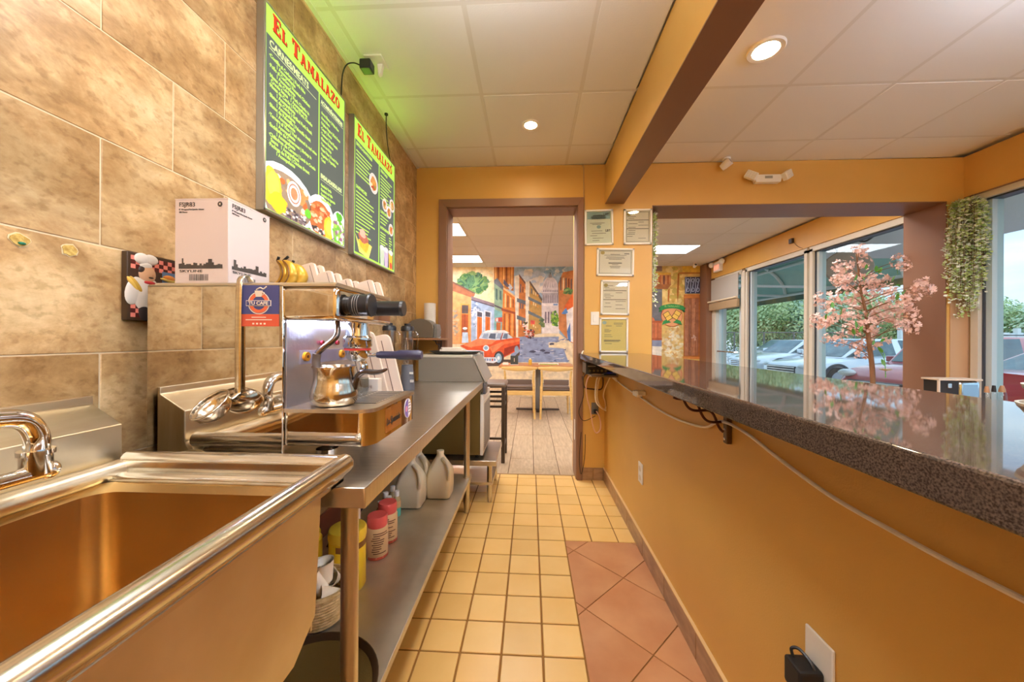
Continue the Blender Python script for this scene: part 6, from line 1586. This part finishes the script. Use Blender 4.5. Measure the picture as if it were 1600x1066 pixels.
PINK = mat('blossom_pink', (252, 226, 216), .55, rand=.06, c2=(246, 200, 186), vary=.2, nscale=24)
fms = []
for k in range(4):
    o = flower_mesh(30, 1.0, k).obj('blossom_cluster', PINK, None, base=(0, 0, 0)); fms.append(o.data); bpy.data.objects.remove(o)
for i, (px, py, rp) in enumerate(crown):
    yy = TY0 + (rnd.uniform(-.03, .20) if px < 1412 else rnd.uniform(-.34, -.26)); c = tp(px, py, yy); rad = rp * yy / PX * .70
    o = inst(fms[i % 4], 'blossom_cluster', t, c, (rnd.uniform(0, 6), rnd.uniform(0, 6), rnd.uniform(0, 6)), (rad,) * 3); o['kind'] = 'stuff'
    tr = [(TX0 + .012, .9), (TX0 - .02, 1.2), (TX0 - .045, 1.45), (TX0 - .09, 1.66), (TX0 - .13, 1.98)]
    jz = min(max(c.z - .06 - .28 * abs(c.x - TX0 + .05), 1.02), 1.9)
    for (xa, za), (xb, zb) in zip(tr, tr[1:]):
        if za <= jz <= zb: j = Vector((xa + (xb - xa) * (jz - za) / (zb - za), TY0, jz))
    mid = (j + c) / 2 + Vector((0, 0, .02))
    B().tube([j, mid, c], [.0045, .003, .0015], n=5, k=4).obj('twig', BARK, t)
lf = B()
pts = [(0, 0, 0), (.2, .35, .06), (.16, .75, .05), (0, 1.05, -.05), (-.16, .75, .05), (-.2, .35, .06)]
lf._add([Vector(p) for p in pts] + [Vector((0, .5, 0))], [(0, 1, 6), (1, 2, 6), (2, 3, 6), (3, 4, 6), (4, 5, 6), (5, 0, 6)])
o = lf.obj('leaf', LEAFD, None, base=(0, 0, 0)); lm = o.data; bpy.data.objects.remove(o)
for px, py in ((1334, 440), (1352, 422), (1352, 432), (1402, 431), (1406, 449), (1302, 482), (1318, 462), (1330, 474), (1342, 520), (1338, 514), (1335, 524), (1372, 428), (1365, 540), (1376, 535), (1380, 552), (1382, 560), (1382, 572), (1408, 462), (1410, 470), (1312, 494), (1290, 500), (1355, 496), (1394, 440), (1322, 428), (1348, 520), (1368, 426), (1400, 470), (1350, 443)):
    c = tp(px, py, TY0 + rnd.uniform(-.22, -.10)); s = rnd.uniform(.05, .075)
    inst(lm, 'leaf', t, c, (rnd.uniform(.6, 1.9), rnd.uniform(-.5, .5), rnd.uniform(-2.5, 2.5)), (s, s, s))
B().tube([tp(1372, 545, 3.24), tp(1382, 562, 3.22), tp(1384, 590, 3.22)], .003, n=5).obj('drooping_twig', LEAFD, t)
b = B(); b.lathe([(0, 0), (.03, .008), (.045, .02), (.02, .012), (0, .012)], tuple(tp(1384, 580, 3.22)), 10); b.obj('fallen_blossom', LEAFW, t)

# ================================================================== OUTSIDE
GZ = -.14
ASPH = mat('pale_asphalt', (196, 198, 200), .8, c2=(176, 178, 180), vary=.2, nscale=1.5, bump=.2, bscale=40)
struct(box('ground', ASPH, XS + .2, -30, GZ - .1, 90, 70, GZ))
struct(box('sidewalk', mat('pale_concrete', (206, 200, 190), .8), XS + .14, -12, GZ, 6.0, 16, -.03))
struct(box('soffit_1', mat('grey_soffit', (226, 228, 230), .6), XS + .1, -12, 2.50, 5.65, 5.9, 2.66))
struct(box('wall_outside', mat('white_stucco', (226, 222, 214), .7), XS + .09, 7.34, 0, XS + .3, 16, 3.4)); struct(box('wall_parapet', MATS['white_stucco'], XS + .1, -12, 2.66, XS + .3, 16, 3.6))
# awning
t = thing('awning', (4.7, 8.6, 2.2), 'dark green canvas entrance awning on arched white tubes, outside the windows', 'awning')
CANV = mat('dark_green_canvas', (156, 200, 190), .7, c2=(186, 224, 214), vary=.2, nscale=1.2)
def arch(u): a = R(90 * u); return (XS + .3 + 2.15 * math.sin(a), 2.28 + 1.05 * math.cos(a))
b = B(); ring = [arch(i / 10) for i in range(11)]
b._add([(x, y, z) for x, z in ring for y in (6.05, 12.0)], [(2 * i, 2 * i + 1, 2 * i + 3, 2 * i + 2) for i in range(10)]); b.obj('canvas', CANV, t)
TUBE = mat('white_tube', (236, 234, 228), .4)
for y in (6.1, 7.4, 8.8, 10.2, 11.6): B().tube([(x - .03, y, z - .03) for x, z in ring], .034, n=8, k=0).obj('arched_rib', TUBE, t)
for x, z in ((arch(1)[0] - .03, 2.26), (arch(.62)[0] - .04, arch(.62)[1] - .04), (XS + .34, 2.62)): B().cyl((x, 6.1, z), (x, 11.9, z), .03, n=10).obj('cross_tube', TUBE, t)
for y in (7.4, 8.8, 10.2): B().cyl((XS + .3, y, 2.3), (arch(1)[0] - .03, y, 2.26), .026, n=8).obj('tie_bar', TUBE, t)
b = B(); b.box(arch(1)[0] - .01, 6.05, 2.12, arch(1)[0], 12.0, 2.29); b.obj('valance', mat('tan_valance', (170, 150, 96), .7, c2=(96, 120, 100), vary=.12, nscale=2.2), t)
box('end_panel', mat('tan_plank_panel', (176, 136, 84), .6), 4.2, 12.02, 2.0, 5.9, 12.06, 2.9, t)
# oval sign seen from behind
t = thing('oval_sign', (4.6, 5.3, 2.0), 'brown oval hanging sign seen from behind through the window beside the blossom tree', 'sign')
M_ = Matrix.Translation((4.42, 5.25, 2.24)) @ Euler((R(90), 0, R(-14))).to_matrix().to_4x4()
b = B(); b.lathe([(0, -.02), (.28, -.02), (.29, -.012), (.29, .012), (.28, .02), (0, .02)], n=48, sy=.80, M=M_); b.obj('sign_panel', mat('taupe_sign', (206, 180, 158), .4, c2=(190, 164, 144), vary=.2, nscale=3), t)
b = B(); b.tube([(4.30, 5.28, 2.44), (4.28, 5.28, 2.505)], .012, n=6, k=0); b.obj('hanger', BLACKM, t); b = B(); b.tube([(4.56, 5.22, 2.43), (4.58, 5.22, 2.505)], .012, n=6, k=0); b.obj('hanger', BLACKM, t)
tag(B().tube([(3.78, 3.95, 2.49), (4.1, 4.6, 2.44), (4.4, 5.1, 2.55), (4.9, 5.6, 2.49)], .012, n=6).obj('hanging_wire', BLACKM), 'dark wire drooping outside above the oval sign', 'wire')


def car(loc, rz, paint, label, kind='hatch', scale=1.):
    """Built nose toward -x at the origin, then placed."""
    t = thing('car', (0, 0, 0), label, 'car')
    L, Wd = 4.4, 1.76
    GL = mat('car_glass', (70, 86, 92), .08, .0, spec=.8, c2=(110, 132, 138), vary=.2, nscale=2.5); TY_ = mat('tyre_rubber', (36, 36, 38), .7); TRIM = mat('car_dark_trim', (54, 58, 66), .4)
    hood = .78 if kind != 'suv' else .98; belt = .92 if kind != 'suv' else 1.08; roof = 1.43 if kind == 'hatch' else (1.70 if kind == 'suv' else 1.40)
    tail = .98 if kind != 'sedan' else .96
    st = [(0, .40, .58, .62), (.06, .26, .68, .74), (.35, .2, hood - .03, .82), (1.0, .18, hood + .06, .87), (1.45, .18, belt, .88), (2.4, .18, belt + .02, .88), (3.4, .18, belt + .04, .88), (4.0, .2, tail + .04, .86), (4.33, .3, tail, .78), (4.40, .42, tail - .18, .70)]
    b = B(); rings = []
    for x, z0, z1, hw in st:
        zm = z0 + (z1 - z0) * .62; r = []
        for s_, z, y in ((1, z0, .82), (1, z0 + .08, .96), (1, zm, 1.0), (1, z1 - .05, .95), (1, z1, .80)): r.append((x, hw * y, z))
        r.append((x, 0, z1 + .02))
        for z, y in ((z1, .80), (z1 - .05, .95), (zm, 1.0), (z0 + .08, .96), (z0, .82)): r.append((x, -hw * y, z))
        rings.append(r)
    b.loft(rings); b.obj('body', paint, t, ang=50)
    a, bb_, c_, d_ = (1.15, 1.95, 3.55, 4.2) if kind == 'hatch' else ((1.25, 1.95, 3.3, 4.05) if kind == 'sedan' else (1.35, 1.95, 3.9, 4.3))
    za = belt - .02 if kind != 'suv' else belt; wb, wr_ = .80, .60
    V = lambda x, y, z: Vector((x, y, z))
    low = [V(a, wb * .86, za - .02), V(d_, wb * .9, tail), V(d_, -wb * .9, tail), V(a, -wb * .86, za - .02)]
    top = [V(bb_, wr_, roof - .03), V(c_, wr_, roof - .04), V(c_, -wr_, roof - .04), V(bb_, -wr_, roof - .03)]
    b = B(); b._add(low + top, [(0, 1, 5, 4), (1, 2, 6, 5), (2, 3, 7, 6), (3, 0, 4, 7), (4, 5, 6, 7)])
    bmesh.ops.bevel(b.bm, geom=[e for e in b.bm.edges], offset=.05, segments=2, profile=.5, affect='EDGES'); b.obj('cabin', paint, t, ang=50)

    def win(p, name, ins=.10, o_=.012):
        c = sum(p, Vector()) / len(p); n_ = (p[1] - p[0]).cross(p[2] - p[0]).normalized()
        q = [v + (c - v).normalized() * ins + n_ * o_ for v in p]; q2 = [v - n_ * .006 for v in q]
        k = len(q); B().loft([q2, q]).obj(name, GL, t)
    win([low[0], low[3], top[3], top[0]], 'windshield', .09); win([low[2], low[1], top[1], top[2]], 'rear_window', .12)
    for s_, (l0, l1, t1, t0) in ((1, (low[0], low[1], top[1], top[0])), (-1, (low[3], low[2], top[2], top[3]))):
        m0, m1 = l0.lerp(l1, .52), t0.lerp(t1, .46); p1 = [l0, m0, m1, t0]; p2 = [m0.lerp(l1, .03), l1.lerp(m0, .06), t1, m1.lerp(t1, .04)]
        if s_ > 0: p1.reverse(); p2.reverse()
        win(p1, 'side_window', .09, .012); win(p2, 'side_window', .09, .012)
        mp = l0.lerp(l1, .13); B().box(mp.x - .10, mp.y + s_ * .02, mp.z + .02, mp.x + .10, mp.y + s_ * .22, mp.z + .16, .03).obj('mirror', paint, t)
    for x in (.85, 3.5):
        for s_ in (1, -1):
            w = B(); w.cyl((x, s_ * .70, .32), (x, s_ * .885, .32), .33, n=28); w = w.obj('wheel', TY_, t); B().cyl((x, s_ * .70, .32), (x, s_ * .893, .32), .21, n=20).obj('hubcap', mat('hub_silver', (170, 174, 180), .3, .7), w)
            B().lathe([(.33, -.02), (.40, -.02), (.40, .012), (.33, .012), (.33, -.02)], n=28, M=Matrix.Translation((x, s_ * .862, .34)) @ Matrix.Rotation(R(90), 4, 'X')).obj('arch_trim', TRIM, t)
    for s_ in (1, -1):
        B().ell((.16, s_ * .62, hood - .13), .16, .16, .085, 14, 8).obj('headlamp', mat('lamp_clear', (226, 232, 236), .1), t)
        B().box(4.22, s_ * .60, tail - .24, 4.385, s_ * .80, tail - .05, .03).obj('tail_lamp', mat('tail_red', (176, 30, 36), .2), t)
    zg = .50 if kind != 'suv' else .58
    g = B(); g.box(-.02, -.5, zg - .12, .10, .5, zg + .14, .03); g = g.obj('grille', TRIM, t)
    for k in range(4): B().box(-.035, -.48, zg - .10 + k * .065, .0, .48, zg - .07 + k * .065, .006).obj('chrome_bar', CHROME, g)
    B().box(-.05, -.72, .30, .2, .72, .42, .04).obj('bumper', paint if kind != 'suv' else CHROME, t)
    if kind == 'suv':
        for k in range(5): B().box(2.1, -.5 + k * .25, roof - .005, 3.7, -.47 + k * .25, roof + .012, .003).obj('roof_rib', TRIM, t)
    t.location = (loc[0], loc[1], GZ); t.rotation_euler = (0, 0, R(rz)); t.scale = (scale,) * 3
    return t


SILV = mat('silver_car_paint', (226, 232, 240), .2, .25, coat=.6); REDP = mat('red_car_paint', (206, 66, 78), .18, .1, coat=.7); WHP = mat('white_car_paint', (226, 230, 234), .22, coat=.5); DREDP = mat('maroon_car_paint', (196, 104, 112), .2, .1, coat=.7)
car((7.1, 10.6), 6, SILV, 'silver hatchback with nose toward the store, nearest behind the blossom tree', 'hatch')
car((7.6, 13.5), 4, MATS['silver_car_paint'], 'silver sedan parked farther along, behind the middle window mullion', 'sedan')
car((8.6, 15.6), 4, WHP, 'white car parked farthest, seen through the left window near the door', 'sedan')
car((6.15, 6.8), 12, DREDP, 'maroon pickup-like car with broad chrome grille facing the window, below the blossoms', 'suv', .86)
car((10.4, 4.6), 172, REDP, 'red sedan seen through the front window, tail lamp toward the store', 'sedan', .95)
car((20.0, 12.6), 186, MATS['white_car_paint'], 'white car parked beyond the red sedan outside the front window', 'sedan')

# trees, each its own crown and trunk
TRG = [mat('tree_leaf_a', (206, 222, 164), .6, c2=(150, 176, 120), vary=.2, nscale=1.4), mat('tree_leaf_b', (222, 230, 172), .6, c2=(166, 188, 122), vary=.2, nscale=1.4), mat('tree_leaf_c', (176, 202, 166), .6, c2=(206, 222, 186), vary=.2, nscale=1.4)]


def leafball(seed, n=1500):
    b = B(); r = random.Random(seed)
    lobes = [(Vector((r.uniform(-.6, .6), r.uniform(-.5, .5), r.uniform(-.55, .5))), r.uniform(.38, .55)) for _ in range(15)]
    for k in range(n):
        c0, rr_ = r.choice(lobes); d = Vector((r.gauss(0, 1), r.gauss(0, 1), r.gauss(0, 1))).normalized(); c = c0 + d * rr_ * r.uniform(.7, 1.02); s = r.uniform(.022, .045)
        nn = (d + Vector((r.uniform(-.7, .7), r.uniform(-.7, .7), r.uniform(-.4, .8)))).normalized(); a = nn.orthogonal().normalized(); e = nn.cross(a)
        b.poly([c - a * s, c - e * s * .5, c + a * s, c + e * s * .5])
    o = b.obj('crown', TRG[seed % 3], None, base=(0, 0, 0)); m_ = o.data; bpy.data.objects.remove(o); return m_


LBM = [leafball(k, 12000) for k in range(3)]
BRK = mat('grey_bark', (120, 108, 94), .8)
spots = [(10.6, 20.9, 2.6, 2.2, 0, 'dense olive tree beyond the fence, seen through the entrance door pane'), (12.8, 20.4, 2.7, 2.3, 1, 'light green tree beyond the fence, behind the left window'), (15.6, 20.6, 2.8, 2.3, 2, 'blue-green tree beyond the fence, in the middle of the left window'),
         (18.4, 19.6, 2.7, 2.0, 1, 'yellow-green tree beyond the fence, at the mullion between the two windows'), (21.4, 19.4, 2.5, 1.7, 0, 'olive tree beyond the fence, behind the oval sign'), (23.2, 18.2, 2.3, 1.5, 2, 'low blue-green tree beyond the fence, behind the blossoms'), (25.5, 16.6, 2.0, .9, 1, 'low light green bush beside the white fence panel'),
         (37.5, 24.2, 2.4, 1.0, 1, 'small bright green bush outside the front window'), (41.0, 25.6, 4.2, 2.0, 2, 'distant grey-green tree under the gantry sign'), (46.0, 26.0, 4.0, 1.6, 0, 'distant olive tree at the right edge of the front window')]
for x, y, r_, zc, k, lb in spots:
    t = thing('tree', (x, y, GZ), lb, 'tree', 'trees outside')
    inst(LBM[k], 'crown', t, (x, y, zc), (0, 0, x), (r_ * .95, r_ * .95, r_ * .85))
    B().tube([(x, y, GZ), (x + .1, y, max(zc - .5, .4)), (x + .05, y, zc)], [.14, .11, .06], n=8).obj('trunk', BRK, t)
    if zc > 1.4:
        for s_ in (-1, 1): B().tube([(x + .08, y, zc - r_ * .5), (x + s_ * r_ * .4, y + .2, zc + r_ * .2)], [.07, .03], n=6, k=0).obj('branch', BRK, t)
# fences
t = thing('white_fence', (19, 15.5, GZ), 'white board fence beyond the parked cars', 'fence')
WF = mat('white_fence_paint', (230, 232, 230), .6)
for k in range(34): B().box(15.6 + k * .27, 16.0, GZ, 15.6 + k * .27 + .25, 16.03, 1.55 + .02 * (k % 2)).obj('board', WF, t)
for z in (.2, 1.3): B().box(15.6, 16.03, z, 24.8, 16.08, z + .09).obj('rail', WF, t)
for k in range(5): B().box(15.55 + k * 2.3, 15.95, GZ, 15.68 + k * 2.3, 16.1, 1.75).obj('post', WF, t)
t = thing('chain_link_fence', (12, 18.2, GZ), 'grey chain link fence with posts in front of the trees', 'fence')
for k in range(6): B().cyl((8.6 + k * 1.4, 18.2, GZ), (8.6 + k * 1.4, 18.2, 1.6), .035, n=8).obj('post', GREYP, t)
for z in (.1, 1.58): B().cyl((8.6, 18.2, z), (15.6, 18.2, z), .025, n=6).obj('rail', GREYP, t)
b = B()
for k in range(56):
    x = 8.6 + k * .125
    for s_ in (-1, 1):
        x2 = x + s_ * .8
        if 8.6 <= x2 <= 15.6: b.tube([(x, 18.2, .1), (x2, 18.2, 1.58)], .004, n=3, k=0, caps=False)
stuff(b.obj('wire_mesh', GREYP, t))
t = thing('planter_curb', (10.5, 17.8, GZ), 'low orange-brown planter curb in front of the chain link fence', 'planter')
B().box(8.4, 17.7, GZ, 14.5, 17.9, .35, .02).obj('curb_wall', mat('orange_brick_curb', (214, 134, 96), .7, c2=(236, 200, 170), vary=.12, nscale=6), t); B().box(8.3, 17.6, .35, 14.6, 18.0, .43, .02).obj('cap', mat('pale_cap_stone', (232, 220, 206), .7), t)
# gantry sign outside the front window
t = thing('gantry_sign', (31, 20, GZ), 'tall white post with grey and blue sign beam outside the front window', 'sign')
box('post', mat('pale_blue_post', (206, 214, 224), .5), 31.6, 21.2, GZ, 32.5, 21.6, 3.0, t); box('beam', mat('grey_beam', (150, 156, 166), .5), 32.3, 21.25, 2.35, 35.2, 21.5, 2.9, t); box('sign_panel', mat('blue_sign_panel', (96, 130, 206), .5, c2=(206, 216, 236), vary=.03, nscale=2.2), 35.2, 21.2, 2.40, 41, 21.5, 3.05, t)
struct(box('wall_distant', mat('pale_wall', (222, 226, 232), .7), 30, 19.6, GZ, 60, 19.9, 1.15))
